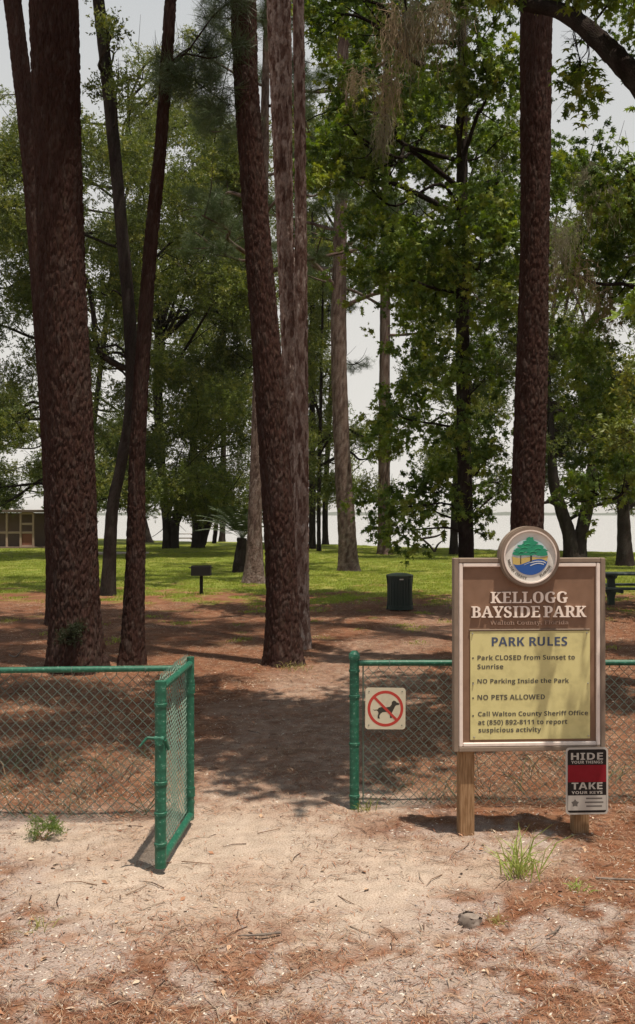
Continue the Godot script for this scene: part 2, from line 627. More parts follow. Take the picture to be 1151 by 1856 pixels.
func make_materials() -> void:
	M.pine = bark_mat("pine", 5, 0.22, 1.6)
	M.pine_sunlit_tone = bark_mat("pine_sunlit_tone", 9, 0.4, 1.6)
	M.pine_grey = bark_mat("pine_grey", 17, 0.35, 1.6)
	M.oak = bark_mat("oak", 13, 0.25, 1.0)
	M.leaf = leaf_mat()
	M.needle = leaf_mat(0.5, 0.35)
	M.moss = leaf_mat(0.9, 0.3)
	M.moss.vertex_color_use_as_albedo = false
	M.moss.albedo_color = lin(0.24, 0.18, 0.115)
	M.moss_grey = M.moss.duplicate()
	M.moss_grey.albedo_color = lin(0.18, 0.165, 0.115)
	M.litter = leaf_mat(0.85, 0.1)
	M.chips = mat(Color.WHITE, 0.9, 0.0, 0.3)
	M.chips.vertex_color_use_as_albedo = true
	# ground: vertex colours say sand, litter or lawn; the textures add grain
	var g := mat(Color.WHITE, 0.97, 0.0, 0.2)
	g.vertex_color_use_as_albedo = true
	g.albedo_texture = noise_tex(FastNoiseLite.TYPE_SIMPLEX, 0.06, 21, [[0.0, Color(0.74, 0.70, 0.67)], [0.4, Color(0.94, 0.93, 0.92)], [0.6, Color(1, 1, 1)], [1.0, Color(1, 1, 1)]], 1024, false, 5)
	g.uv1_triplanar = true
	g.uv1_world_triplanar = true
	g.uv1_scale = Vector3.ONE * 0.9
	g.heightmap_enabled = true
	g.heightmap_texture = noise_tex(FastNoiseLite.TYPE_SIMPLEX, 0.09, 22, [], 1024, false, 5)
	g.heightmap_scale = 0.5
	M.ground = g
	# painted metal of fence and gate
	var p := mat(Color.WHITE, 0.5, 0.0, 0.5)
	p.albedo_texture = noise_tex(FastNoiseLite.TYPE_SIMPLEX, 0.02, 31, [[0.0, lin(0.006, 0.065, 0.038)], [0.55, lin(0.008, 0.095, 0.055)], [0.82, lin(0.014, 0.13, 0.078)], [0.86, lin(0.12, 0.22, 0.17)], [1.0, lin(0.3, 0.36, 0.3)]], 512, false, 5)
	p.uv1_triplanar = true
	p.uv1_scale = Vector3.ONE * 2.2
	M.green = p
	M.wire = mat(lin(0.10, 0.15, 0.125), 0.42, 0.35)
	M.wire_green = mat(lin(0.13, 0.22, 0.17), 0.4, 0.2)
	M.steel = mat(lin(0.45, 0.45, 0.43), 0.4, 0.7)
	var w := mat(Color.WHITE, 0.85, 0.0, 0.3)
	w.albedo_texture = noise_tex(FastNoiseLite.TYPE_SIMPLEX, 0.03, 41, [[0.0, lin(0.16, 0.085, 0.04)], [0.5, lin(0.27, 0.16, 0.085)], [1.0, lin(0.36, 0.24, 0.14)]], 512, false, 5)
	w.uv1_triplanar = true
	w.uv1_scale = Vector3(4.0, 0.35, 4.0)
	M.post = w
	M.sign_frame = speck(lin(0.22, 0.165, 0.125), 51)
	M.sign_white = speck(lin(0.74, 0.64, 0.58), 52)
	M.sign_brown = speck(lin(0.21, 0.122, 0.078), 53)
	M.sign_yellow = speck(lin(0.60, 0.54, 0.25), 54)
	M.cream = mat(lin(0.80, 0.69, 0.61), 0.6)
	M.brown_letter = mat(lin(0.30, 0.20, 0.15), 0.7)
	M.print_blue = mat(lin(0.055, 0.075, 0.13), 0.7)
	M.print_grey = mat(lin(0.085, 0.08, 0.06), 0.7)
	M.disc_white = speck(lin(0.62, 0.60, 0.56), 55)
	M.logo_sky = mat(lin(0.45, 0.56, 0.60), 0.6)
	M.logo_green = mat(lin(0.01, 0.22, 0.12), 0.6)
	M.logo_green_light = mat(lin(0.03, 0.36, 0.17), 0.6)
	M.logo_sand = mat(lin(0.48, 0.36, 0.11), 0.6)
	M.logo_blue = mat(lin(0.01, 0.075, 0.30), 0.6)
	M.logo_foam = mat(lin(0.55, 0.58, 0.6), 0.6)
	M.pets_white = speck(lin(0.55, 0.50, 0.38), 56)
	M.red = mat(lin(0.42, 0.035, 0.025), 0.5)
	M.dog = mat(lin(0.03, 0.025, 0.018), 0.6)
	M.hide_black = mat(lin(0.018, 0.014, 0.013), 0.6, 0.0, 0.3)
	M.hide_red = speck(lin(0.22, 0.004, 0.012), 57)
	M.hide_white = mat(lin(0.45, 0.42, 0.38), 0.45)
	M.hide_print = mat(lin(0.12, 0.11, 0.10), 0.5)
	M.black_iron = mat(lin(0.014, 0.013, 0.012), 0.8, 0.0, 0.3)
	M.bin_green = mat(lin(0.008, 0.022, 0.018), 0.4)
	M.bin_lid = mat(lin(0.10, 0.14, 0.09), 0.45)
	M.table_green = mat(lin(0.010, 0.028, 0.020), 0.5)
	M.grey_wood = mat(lin(0.22, 0.18, 0.15), 0.9)
	M.shed_shaded_wood = mat(lin(0.17, 0.12, 0.09), 0.9)  # tree shade inside the shed is put into this darker wood colour
	M.shed_beam = mat(lin(0.30, 0.22, 0.165), 0.85)
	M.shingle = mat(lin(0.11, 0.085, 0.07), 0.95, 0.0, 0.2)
	M.stub_wood = mat(Color.WHITE, 0.95, 0.0, 0.1)
	M.stub_wood.vertex_color_use_as_albedo = true
	M.shed_red = mat(lin(0.16, 0.06, 0.035), 0.85)
	M.concrete = mat(lin(0.45, 0.40, 0.33), 0.9)
	var wt := mat(lin(0.30, 0.29, 0.27), 0.10, 0.0, 0.5)
	wt.normal_enabled = true
	wt.normal_texture = noise_tex(FastNoiseLite.TYPE_SIMPLEX, 0.02, 61, [], 512, true, 4)
	wt.normal_scale = 0.06
	wt.uv1_triplanar = true
	wt.uv1_world_triplanar = true
	wt.uv1_scale = Vector3.ONE * 0.15
	M.water = wt
	M.far = mat(lin(0.05, 0.07, 0.05), 1.0)

func speck(c: Color, sd: int) -> StandardMaterial3D:
	var m := mat(Color.WHITE, 0.72, 0.0, 0.4)
	m.albedo_texture = noise_tex(FastNoiseLite.TYPE_SIMPLEX, 0.012, sd, [[0.0, c.darkened(0.07)], [0.5, c], [1.0, c.lightened(0.03)]], 512, false, 6)
	m.uv1_triplanar = true
	m.uv1_scale = Vector3.ONE * 1.3
	return m

# ------------------------------------------------------------------ ground
func path_x(d: float) -> float:
	var t := [[0.0, 0.0], [5.0, -0.05], [7.0, -0.3], [10.0, -0.2], [13.5, 0.5], [17.0, 1.5], [22.0, 3.2], [40.0, 9.0]]
	for i in t.size() - 1:
		if d <= t[i + 1][0]:
			return lerpf(t[i][1], t[i + 1][1], (d - t[i][0]) / (t[i + 1][0] - t[i][0]))
	return 9.0

# shares of bare sand, shell gravel, pine litter and lawn at a place
func zone(x: float, d: float) -> Array:
	var a := n1.get_noise_2d(x * 7.0, d * 7.0)
	var b := n2.get_noise_2d(x * 7.0 + 50.0, d * 7.0)
	var c := n3.get_noise_2d(x * 30.0, d * 30.0)
	var off := absf(x - path_x(d)) + a * 0.55 + c * 0.25
	var sand := 1.0 - sm(0.55, 1.15, off)
	sand *= (1.0 - 0.45 * sm(6.9, 8.5, d + a * 0.8)) * (1.0 - 0.45 * sm(12.0, 18.0, d)) * (0.8 + 0.5 * c)
	if d < 7.2:
		var q := Vector2((x + 0.35) / 1.55, (d - 6.05) / 1.1).length() + a * 0.7 + c * 0.25
		sand = maxf(sand * sm(4.8, 5.6, d + a), 1.0 - sm(0.55, 1.2, q))
	sand = clampf(sand * (0.9 + 0.3 * b), 0.0, 1.0)
	var gravel := (1.0 - sand) * sm(-0.02, 0.3, b * 0.8 + a * 0.4 + c * 0.75 - 0.12 * (x - 0.2)) * (1.0 - sm(6.4, 7.6, d + a * 0.8)) 
	var grass := sm(23.5, 28.5, d + a * 7.0 + c * 2.5 - absf(x - 2.5) * 0.12)
	grass = maxf(grass, sm(0.42, 0.62, b) * sm(15.0, 19.0, d) * 0.5)
	sand *= 1.0 - grass
	gravel *= 1.0 - grass
	return [clampf(sand, 0, 1), clampf(gravel, 0, 1), clampf(1.0 - sand - gravel - grass, 0, 1), grass]

func ground_col(x: float, d: float) -> Color:
	var z := zone(x, d)
	var k := n2.get_noise_2d(x * 25.0, d * 25.0)
	var k2 := n3.get_noise_2d(x * 60.0 + 9.0, d * 60.0)
	var v: Vector3 = Vector3(0.45, 0.368, 0.302) * z[0]
	v += Vector3(0.36, 0.29, 0.252) * z[1]
	v += Vector3(0.170, 0.074, 0.040).lerp(Vector3(0.26, 0.137, 0.083), clampf(k * 0.9 + 0.4, 0, 1)) * z[2]
	v += Vector3(0.15, 0.195, 0.033).lerp(Vector3(0.25, 0.25, 0.066), clampf(k + 0.45 + 0.8 * n1.get_noise_2d(x * 3.0, d * 3.0 + 70.0), 0, 1)) * z[3]
	v *= 1.0 + k2 * 0.22
	return Color(v.x, v.y, v.z)

func steps(fine0: float, fine1: float, cell: float, lo: float, hi: float, grow: float) -> Array:
	var out := []
	var v := fine0
	while v <= fine1 + 0.0001:
		out.append(v)
		v += cell
	var s := cell
	v = fine1
	while v < hi:
		s *= grow
		v += s
		out.append(minf(v, hi))
	s = cell
	v = fine0
	var pre := []
	while v > lo:
		s *= grow
		v -= s
		pre.push_front(maxf(v, lo))
	return pre + out

func make_ground() -> void:
	var xs := steps(-3.6, 3.6, 0.045, -160.0, 160.0, 1.055)
	var ds := steps(3.4, 11.0, 0.045, -30.0, 150.0, 1.022)
	var st := st_new()
	st.set_smooth_group(0)
	var nx := xs.size()
	for d in ds:
		for x in xs:
			st.set_color(ground_col(x, d))
			st.add_vertex(Vector3(x, gh(x, -d), -d))
	for i in ds.size() - 1:
		for j in nx - 1:
			var a := i * nx + j
			for q in [a, a + nx, a + nx + 1, a, a + nx + 1, a + 1]:
				st.add_index(q)
	tag(put("ground", done(st), M.ground, self), "sandy ground with red pine litter running into lawn", "", "", "structure")
	var w := PlaneMesh.new()
	w.size = Vector2(12000, 5200)
	tag(put("water", w, M.water, self, Transform3D(Basis(), Vector3(0, -0.42, -2640))), "pale calm bay water beyond the lawn", "", "", "structure")
	var fs := st_new()
	fs.set_smooth_group(0)
	var px := -5000.0
	var prev := Vector2(px, 8)
	while px < 5000.0:
		px += 60.0
		var cur := Vector2(px, 13.0 + 8.0 * n1.get_noise_1d(px * 0.1) + 4.0 * n2.get_noise_1d(px * 0.5))
		for k in 2:
			var z0: float = [-4000.0, -4020.0][k]
			var z1: float = [-4020.0, -4200.0][k]
			var y0: float = [0.0, 1.0][k]
			var y1: float = [1.0, 0.7][k]
			quad(fs, Vector3(prev.x, prev.y * y0 - 0.6, z0), Vector3(prev.x, prev.y * y1 - 0.6, z1), Vector3(cur.x, cur.y * y1 - 0.6, z1), Vector3(cur.x, cur.y * y0 - 0.6, z0))
		prev = cur
	tag(put("far_shore_hills", done(fs), M.far, self), "low wooded far shore across the bay", "", "", "structure")

func make_litter() -> void:
	# fallen needles
	rng.seed = 101
	var bundle := needle_litter(12, 0.10, 0.10, 0.0024)
	var xfs := []
	var cs := []
	var tones := [Color(0.26, 0.105, 0.055), Color(0.30, 0.15, 0.085), Color(0.20, 0.085, 0.05), Color(0.34, 0.22, 0.14), Color(0.15, 0.085, 0.06), Color(0.38, 0.29, 0.21)]
	while xfs.size() < 19000:
		var d := 3.6 + 20.0 * pow(rng.randf(), 2.0)
		var x := rr(-1, 1) * (1.2 + d * 0.36)
		var z := zone(x, d)
		if rng.randf() > z[2] * (0.55 if d < 7.0 else 1.0) + z[1] * 0.16 + z[0] * 0.05 + z[3] * 0.15: continue
		var s := rr(0.5, 1.1) * (0.85 + maxf(0.0, d - 6.0) * 0.06)
		xfs.append(Transform3D(Basis(Vector3.UP, rng.randf() * TAU).scaled(Vector3(s, 1.0, s)), gp(x, d, 0.001)))
		var t: Color = tones[rng.randi() % tones.size()]
		cs.append(t * rr(0.75, 1.3))
	tag(scatter("fallen_pine_needles", bundle, M.litter, xfs, cs, self), "red brown pine needles lying over the sand", "", "", "stuff")
	# shell and bark chips
	var chip_mesh := chip(7)
	rng.seed = 102
	xfs = []
	cs = []
	var ct := [Color(0.50, 0.44, 0.38), Color(0.40, 0.32, 0.27), Color(0.30, 0.17, 0.11), Color(0.62, 0.57, 0.50), Color(0.10, 0.07, 0.055), Color(0.22, 0.12, 0.08), Color(0.36, 0.30, 0.28)]
	while xfs.size() < 36000:
		var d := 3.6 + 9.0 * pow(rng.randf(), 1.6)
		var x := rr(-1, 1) * (1.2 + d * 0.34)
		var z := zone(x, d)
		if rng.randf() > z[1] * 1.0 + z[2] * 0.55 + z[0] * 0.16: continue
		var s := 0.003 + 0.010 * pow(rng.randf(), 3.0)
		xfs.append(Transform3D(Basis.from_euler(Vector3(rr(-0.3, 0.3), rng.randf() * TAU, rr(-0.3, 0.3))).scaled_local(Vector3(s * rr(0.8, 1.8), s * rr(0.5, 1.0), s)), gp(x, d, 0.001)))
		cs.append(ct[rng.randi() % ct.size()] * rr(0.8, 1.2))
	tag(scatter("shell_and_bark_chips", chip_mesh, M.chips, xfs, cs, self), "pale shell bits and bark crumbs on the ground", "", "", "stuff")
	# dead leaves, larger flakes
	rng.seed = 103
	var st := st_new()
	st.set_smooth_group(-1)
	leaf_oak(st, Vector3(-0.5, 0.05, 0), Vector3.RIGHT, Vector3.UP, 1.0, 0.55)
	var flake := done(st)
	xfs = []
	cs = []
	while xfs.size() < 2600:
		var d := 3.6 + 16.0 * pow(rng.randf(), 1.5)
		var x := rr(-1, 1) * (1.2 + d * 0.36)
		var z := zone(x, d)
		if rng.randf() > z[1] * 0.6 + z[2] + z[0] * 0.2: continue
		var s := rr(0.015, 0.05)
		xfs.append(Transform3D(Basis.from_euler(Vector3(rr(-0.5, 0.5), rng.randf() * TAU, rr(-0.5, 0.5))) * s, gp(x, d, 0.008)))
		cs.append([Color(0.33, 0.17, 0.10), Color(0.42, 0.28, 0.18), Color(0.18, 0.09, 0.06), Color(0.5, 0.4, 0.3)][rng.randi() % 4] * rr(0.8, 1.2))
	tag(scatter("dead_leaves", flake, M.litter, xfs, cs, self), "dry brown leaves strewn over the pine litter", "", "", "stuff")
	# small dark twigs on the sand
	rng.seed = 104
	st = st_new()
	bar(st, Vector3(-0.5, 0.03, 0), Vector3(0.05, 0.05, 0.05), 0.02, 0.016, 4, false)
	bar(st, Vector3(0.05, 0.05, 0.05), Vector3(0.5, 0.02, -0.03), 0.016, 0.008, 4, false)
	var twig := done(st)
	xfs = []
	cs = []
	while xfs.size() < 520:
		var d := 3.6 + 10.0 * pow(rng.randf(), 1.4)
		var x := rr(-1, 1) * (1.2 + d * 0.34)
		var s := rr(0.04, 0.2)
		xfs.append(Transform3D(Basis(Vector3.UP, rng.randf() * TAU) * s, gp(x, d, 0.002)))
		cs.append([Color(0.08, 0.05, 0.04), Color(0.20, 0.13, 0.09), Color(0.34, 0.27, 0.21)][rng.randi() % 3])
	tag(scatter("fallen_twigs", twig, M.chips, xfs, cs, self), "small broken twigs scattered on the sand", "", "", "stuff")
	# lawn
	rng.seed = 105
	var blades := grass_clump(22, 0.075, 0.09, 0.012)
	xfs = []
	cs = []
	while xfs.size() < 26000:
		var d := 14.0 + 56.0 * pow(rng.randf(), 1.5)
		var x := rr(-1, 1) * (2.0 + d * 0.37)
		if d > shore(x) - 1.0: continue
		var z := zone(x, d)
		if rng.randf() > z[3] * (0.75 + 0.8 * n1.get_noise_2d(x * 5.0, d * 5.0)): continue
		var s := rr(0.6, 1.2)
		xfs.append(Transform3D(Basis(Vector3.UP, rng.randf() * TAU) * s, gp(x, d)))
		var k := rr(0.7, 1.2)
		cs.append(Color(0.25, 0.33, 0.046).lerp(Color(0.42, 0.40, 0.11), rng.randf() * 0.6) * k)
	tag(scatter("lawn_grass", blades, M.leaf, xfs, cs, self), "short sunlit lawn grass behind the pines", "", "", "stuff")

# ------------------------------------------------------------------ fence and gate
func zigzag(height: float, y0: float, flip: bool, step: float) -> ArrayMesh:
	var st := st_new()
	var n := int(height / step)
	var prev := Vector3.ZERO
	for i in n + 1:
		var right := (i % 2 == 1) != flip
		var p := Vector3(step if right else 0.0, y0 + i * step, 0.003 if right else -0.003)
		if i > 0: bar(st, prev, p, 0.0022, -1.0, 4, false)
		prev = p
	var tip := prev + Vector3(0.008, 0.022, 0.004)
	bar(st, prev, tip, 0.0021, 0.0015, 4, false)
	return done(st)

func chain_link(parent: Node, length: float, height: float, y0: float, sag: float, step: float, m: Material) -> void:
	var a := zigzag(height, y0, false, step)
	var b := zigzag(height, y0, true, step)
	var n := int(length / step)
	for i in n:
		var bulge := sag * sin(i * 0.21) + sag * 0.6 * sin(i * 0.53 + 1.0)
		put("wire", a if i % 2 == 0 else b, m, parent, Transform3D(Basis.from_euler(Vector3(bulge * 0.7, 0, 0)), Vector3(i * step, 0, bulge * 0.5)))

func tube_part(parent: Node, called: String, a: Vector3, b: Vector3, r: float, m: Material, segs := 16) -> MeshInstance3D:
	var st := st_new()
	bar(st, a, b, r, -1.0, segs)
	return put(called, done(st), m, parent)

func band(parent: Node, at_y: float, r: float) -> void:
	put("tension_band", lathe([[r, -0.011], [r + 0.005, -0.008], [r + 0.005, 0.008], [r, 0.011]], 16), M.green, parent, Transform3D(Basis(), Vector3(0, at_y, 0)))

func make_fences() -> void:
	# right-hand run: post at the gateway, rail and mesh going right behind the sign
	var f := thing("chain_link_fence", "green chain-link fence with domed gatepost running behind the brown park sign", "fence", gp(0.262, 7.07), 0.02)
	var post := tube_part(f, "post", Vector3(0, -0.05, 0), Vector3(0, 1.08, 0), 0.034, M.green, 20)
	put("post_cap", lathe([[0.04, 1.065], [0.041, 1.085], [0.038, 1.1], [0.026, 1.116], [0.012, 1.123], [0.0, 1.125]], 18), M.green, post)
	for y in [0.98, 0.80, 0.46, 0.09]: band(f, y, 0.034)
	tube_part(f, "top_rail", Vector3(0.03, 1.035, 0), Vector3(3.6, 1.03, 0), 0.021, M.green)
	tube_part(f, "tension_bar", Vector3(0.062, 0.04, 0.006), Vector3(0.062, 1.02, 0.006), 0.005, M.wire, 8)
	var holder := Node3D.new()
	holder.name = "chain_link_mesh"
	f.add_child(holder)
	holder.position = Vector3(0.062, 0, 0.004)
	chain_link(holder, 3.3, 1.0, 0.03, 0.012, 0.036, M.wire)
	for i in 7: put("rail_tie", lathe([[0.024, -0.003], [0.026, 0], [0.024, 0.003]], 10), M.wire, f, Transform3D(Basis(Vector3.FORWARD, PI / 2), Vector3(0.25 + i * 0.48, 1.034, 0)))
	tube_part(f, "line_post", Vector3(3.4, -0.05, -0.03), Vector3(3.4, 1.03, -0.03), 0.026, M.green)
	# left-hand run, from the hinge post leftwards
	var hinge := gp(-0.885, 6.86)
	var g := thing("chain_link_fence", "green chain-link fence with pale worn top rail meeting the open gate", "fence", hinge, 0.055)
	tube_part(g, "post", Vector3(0, -0.05, 0), Vector3(0, 1.09, 0), 0.033, M.green, 20)
	for y in [0.95, 0.55, 0.12]: band(g, y, 0.033)
	tube_part(g, "top_rail", Vector3(-3.4, 1.035, 0), Vector3(-0.02, 1.045, 0), 0.021, M.green)
	var h2 := Node3D.new()
	h2.name = "chain_link_mesh"
	g.add_child(h2)
	h2.position = Vector3(-3.2, 0, 0.004)
	chain_link(h2, 3.15, 1.0, 0.03, 0.014, 0.036, M.wire)
	for i in 6: put("rail_tie", lathe([[0.024, -0.003], [0.026, 0], [0.024, 0.003]], 10), M.wire, g, Transform3D(Basis(Vector3.FORWARD, PI / 2), Vector3(-0.3 - i * 0.5, 1.04, 0)))
	tube_part(g, "line_post", Vector3(-2.9, -0.05, -0.03), Vector3(-2.9, 1.03, -0.03), 0.026, M.green)
	# the gate leaf swung open toward the road
	var free := Vector3(-0.925, 0, -5.86)
	var hp := Vector3(-0.86, 0, -6.80)
	var away := hp - free
	var gate := thing("chain_link_gate", "green chain-link gate leaf swung wide open toward the road", "gate", free, atan2(away.x, away.z) - PI / 2)
	var L := away.length()
	var by := 0.035 + gh(free.x, free.z)
	var ty := 1.12
	tube_part(gate, "gate_stile", Vector3(0, by, 0), Vector3(0, ty, 0), 0.034, M.green, 20)
	tube_part(gate, "gate_stile", Vector3(L - 0.05, by + 0.02, 0), Vector3(L - 0.05, ty + 0.015, 0), 0.026, M.green, 20)
	tube_part(gate, "bottom_rail", Vector3(0.03, by + 0.03, 0), Vector3(L - 0.06, by + 0.04, 0), 0.024, M.green)
	tube_part(gate, "top_rail", Vector3(0.03, ty - 0.045, 0), Vector3(L - 0.06, ty - 0.03, 0), 0.021, M.green)
	var h3 := Node3D.new()
	h3.name = "chain_link_mesh"
	gate.add_child(h3)
	h3.position = Vector3(0.035, 0, -0.02)
	chain_link(h3, L - 0.1, 1.06, by + 0.06, 0.006, 0.027, M.wire_green)
	for y in [0.98, 0.52, 0.34, 0.16]: band(gate, y, 0.034)
	var st := st_new()   # fork latch half-way up
	bar(st, Vector3(-0.045, 0.77, 0), Vector3(0.045, 0.77, 0), 0.024, 0.02, 10)
	bar(st, Vector3(-0.03, 0.785, 0.03), Vector3(-0.03, 0.785, -0.03), 0.016, 0.016, 8)
	bar(st, Vector3(-0.02, 0.785, -0.02), Vector3(-0.03, 0.79, -0.075), 0.011, 0.009, 8)
	bar(st, Vector3(-0.03, 0.79, -0.075), Vector3(-0.05, 0.74, -0.115), 0.009, 0.006, 8)
	bar(st, Vector3(-0.015, 0.775, 0.03), Vector3(0.01, 0.715, 0.045), 0.012, 0.009, 8)
	put("fork_latch", done(st), M.green, gate)
	for y in [0.22, 0.92]:
		var sh := st_new()
		bar(sh, Vector3(L - 0.05, y - 0.03, 0), Vector3(L - 0.05, y + 0.03, 0), 0.032, -1.0, 14)
		bar(sh, Vector3(L - 0.06, y, 0.0), Vector3(L - 0.005, y, 0.0), 0.012, -1.0, 8)
		put("hinge", done(sh), M.green, gate)

# ------------------------------------------------------------------ signs
func sgx(px: float) -> float:
	return (px - 958.0) / F * 6.5

func sgy(py: float) -> float:
	return H - (py - 933.0) / F * 6.5

func font(names: String, weight: int) -> SystemFont:
	var f := SystemFont.new()
	f.font_names = PackedStringArray([names])
	f.font_weight = weight
	return f

func curve(pts: Array, n := 8) -> PackedVector2Array:
	var v := []
	for p in pts: v.append(Vector3(p[0], p[1], 0))
	var out := PackedVector2Array()
	for p in smooth_path(v, n * (pts.size() - 1)): out.append(Vector2(p.x, p.y))
	return out

func make_park_sign() -> void:
	var base := Vector3((958.0 - 575.5) / F * 6.5, 0.0, -6.5)
	var s := thing("park_sign", "tall brown park rules sign on two wooden posts with a round emblem on top", "sign", base, deg_to_rad(3.0))
	var w := 1.0
	var y0 := sgy(1359)
	var y1 := sgy(1011)
	var hgt := y1 - y0
	var cy := (y0 + y1) / 2
	for px in [846.0, 1057.0]:
		put("post", box_mesh(Vector3(0.1, y1 - 0.1, 0.1), 0.006), M.post, s, Transform3D(Basis(), Vector3(sgx(px), (y1 - 0.1) / 2 - 0.06, -0.062)))
	put("backing_panel", box_mesh(Vector3(w - 0.05, hgt - 0.05, 0.02), 0.002, Vector3(0, cy, 0.005)), M.sign_brown, s)
	# outer frame boards, then the pale inner moulding
	for k in 2:
		var sd := -1.0 if k == 0 else 1.0
		put("frame_board", box_mesh(Vector3(0.032, hgt, 0.07), 0.004, Vector3(sd * (w / 2 - 0.016), cy, 0.0)), M.sign_frame, s)
		put("frame_board", box_mesh(Vector3(w - 0.066, 0.03, 0.07), 0.004, Vector3(0, cy + sd * (hgt / 2 - 0.015), 0.0)), M.sign_frame, s)
		put("inner_moulding", box_mesh(Vector3(0.026, hgt - 0.064, 0.018), 0.005, Vector3(sd * (w / 2 - 0.047), cy, 0.0245)), M.sign_white, s)
		put("inner_moulding", box_mesh(Vector3(w - 0.122, 0.026, 0.018), 0.005, Vector3(0, cy + sd * (hgt / 2 - 0.045), 0.0245)), M.sign_white, s)
	# raised letters
	var serif := font("Droid Serif", 700)
	for row in [["KELLOGG", 886.0, 1028.0, 1092.0, 20.0], ["BAYSIDE PARK", 851.0, 1062.0, 1118.0, 20.0]]:
		var x := 0.0
		var adv := []
		for ch in row[0]:
			adv.append(x)
			x += serif.get_string_size(ch, HORIZONTAL_ALIGNMENT_LEFT, -1, 64).x * (0.6 if ch == " " else 1.0) * 0.01
		var k: float = (sgx(row[2]) - sgx(row[1])) / x
		var ky: float = row[4] / F * 6.5 / 0.457
		for i in row[0].length():
			if row[0][i] == " ": continue
			var t := text_mesh(row[0][i], serif, 1.0)
			t.horizontal_alignment = HORIZONTAL_ALIGNMENT_LEFT
			var bb := t.get_aabb()
			var b := Basis.from_scale(Vector3(k, ky, 0.014))
			var lift: float = bb.size.y * 0.5 if bb.size.y < 0.48 else 0.2285
			put("letter", t, M.cream, s, Transform3D(b, Vector3(sgx(row[1]) + adv[i] * k, sgy(row[3]) - (b * bb.position).y - (maxf(bb.size.y - 0.457, 0.0) * 0.5) * ky, 0.0225)))
	lettering(s, "Walton County, Florida", serif, sgx(886), sgy(1133.5), sgx(1030) - sgx(886), 9.5 / F * 6.5, 0.0155, 0.008, M.brown_letter)
	# yellow rules board
	var rb := put("rules_board", box_mesh(Vector3(sgx(1069) - sgx(850), sgy(1143) - sgy(1338), 0.006), 0.001, Vector3((sgx(1069) + sgx(850)) / 2, (sgy(1143) + sgy(1338)) / 2, 0.0195)), M.sign_yellow, s)
	put("top_lip", box_mesh(Vector3(sgx(1069) - sgx(848), 0.008, 0.012), 0.002, Vector3((sgx(1069) + sgx(848)) / 2, sgy(1140.5), 0.021)), M.sign_frame, s)
	var sans := font("Droid Sans", 700)
	var z := 0.0228
	lettering(rb, "PARK RULES", sans, sgx(889), sgy(1170), sgx(1027) - sgx(889), 16.5 / F * 6.5, z, 0.0012, M.print_blue)
	var cap := 9.2
	for r in [["Park CLOSED from Sunset to", 863, 1041, 1195.0, cap], ["Sunrise", 863, 910, 1211.0, cap], ["NO Parking Inside the Park", 863, 1030, 1239.5, cap * 1.22],
			["NO PETS ALLOWED", 863, 986, 1266.5, cap], ["Call Walton County Sheriff Office", 864, 1065, 1298.5, cap * 1.22], ["at (850) 892-8111 to report", 864, 1027, 1314.0, cap * 1.24], ["suspicious activity", 865, 979, 1327.5, cap * 1.24]]:
		lettering(rb, r[0], sans, sgx(r[1]), sgy(r[3]), sgx(r[2]) - sgx(r[1]), r[4] / F * 6.5, z, 0.0012, M.print_grey)
	for py in [1191.0, 1236.0, 1263.0, 1295.0]:
		put("bullet", prism_mesh(disc_poly(0.006, 10, Vector2(sgx(855), sgy(py))), z, z + 0.0012), M.print_grey, rb)
	for q in [[854, 1147], [1063, 1147], [855, 1238], [1065, 1238], [857, 1333], [1066, 1333]]:
		var sc := st_new()
		bar(sc, Vector3(sgx(q[0]), sgy(q[1]), z - 0.001), Vector3(sgx(q[0]), sgy(q[1]), z + 0.008), 0.006, 0.004, 8)
		put("screw", done(sc), M.steel, rb)
	# round emblem
	var e := Node3D.new()
	e.name = "emblem"
	s.add_child(e)
	e.position = Vector3(sgx(956.5), sgy(1008.5), 0.0)
	put("emblem_back", prism_mesh(disc_poly(0.199, 56), -0.02, 0.052), M.sign_frame, e)
	put("emblem_rim", ring_mesh(0.172, 0.192, 0.052, 0.066, 56), M.sign_frame, e)
	put("emblem_bead", ring_mesh(0.166, 0.174, 0.052, 0.070, 56), M.sign_white, e)
	put("emblem_face", prism_mesh(disc_poly(0.167, 56), 0.050, 0.056), M.disc_white, e)
	var R := 0.118
	var top := PackedVector2Array()
	for i in 41:
		var a := PI * i / 40.0
		top.append(Vector2(cos(a), sin(a)) * R)
	put("picture_sky", prism_mesh(top, 0.056, 0.0585), M.logo_sky, e)
	var sand := curve([[-0.118, 0.002], [-0.06, -0.01], [0.0, 0.0], [0.06, -0.006], [0.118, 0.006]], 4)
	var wave := curve([[-0.112, -0.048], [-0.07, -0.052], [-0.02, -0.035], [0.03, -0.018], [0.075, -0.015], [0.108, -0.030]], 5)
	var sp := sand.duplicate()
	var wr := wave.duplicate()
	wr.reverse()
	sp.append_array(wr)
	put("picture_sand", prism_mesh(sp, 0.0575, 0.0595), M.logo_sand, e)
	var bp := wave.duplicate()
	for i in 21:
		var a := -0.27 - (PI - 0.70) * i / 20.0
		bp.append(Vector2(cos(a), sin(a)) * R)
	put("picture_water", prism_mesh(bp, 0.0575, 0.0602), M.logo_blue, e)
	for q in [0, 1]:
		var f := curve([[-0.04, -0.052 - q * 0.0], [0.0, -0.036], [0.045, -0.026], [0.085, -0.029], [0.103, -0.038]] if q == 0 else [[0.0, -0.055], [0.03, -0.043], [0.06, -0.039], [0.09, -0.046]], 5)
		var fb := f.duplicate()
		fb.reverse()
		for p in fb: f.append(p - Vector2(0.001, 0.006 if p.x > 0.0 else 0.0025))
		put("wave_crest", prism_mesh(f, 0.0595, 0.0615), M.logo_foam, e)
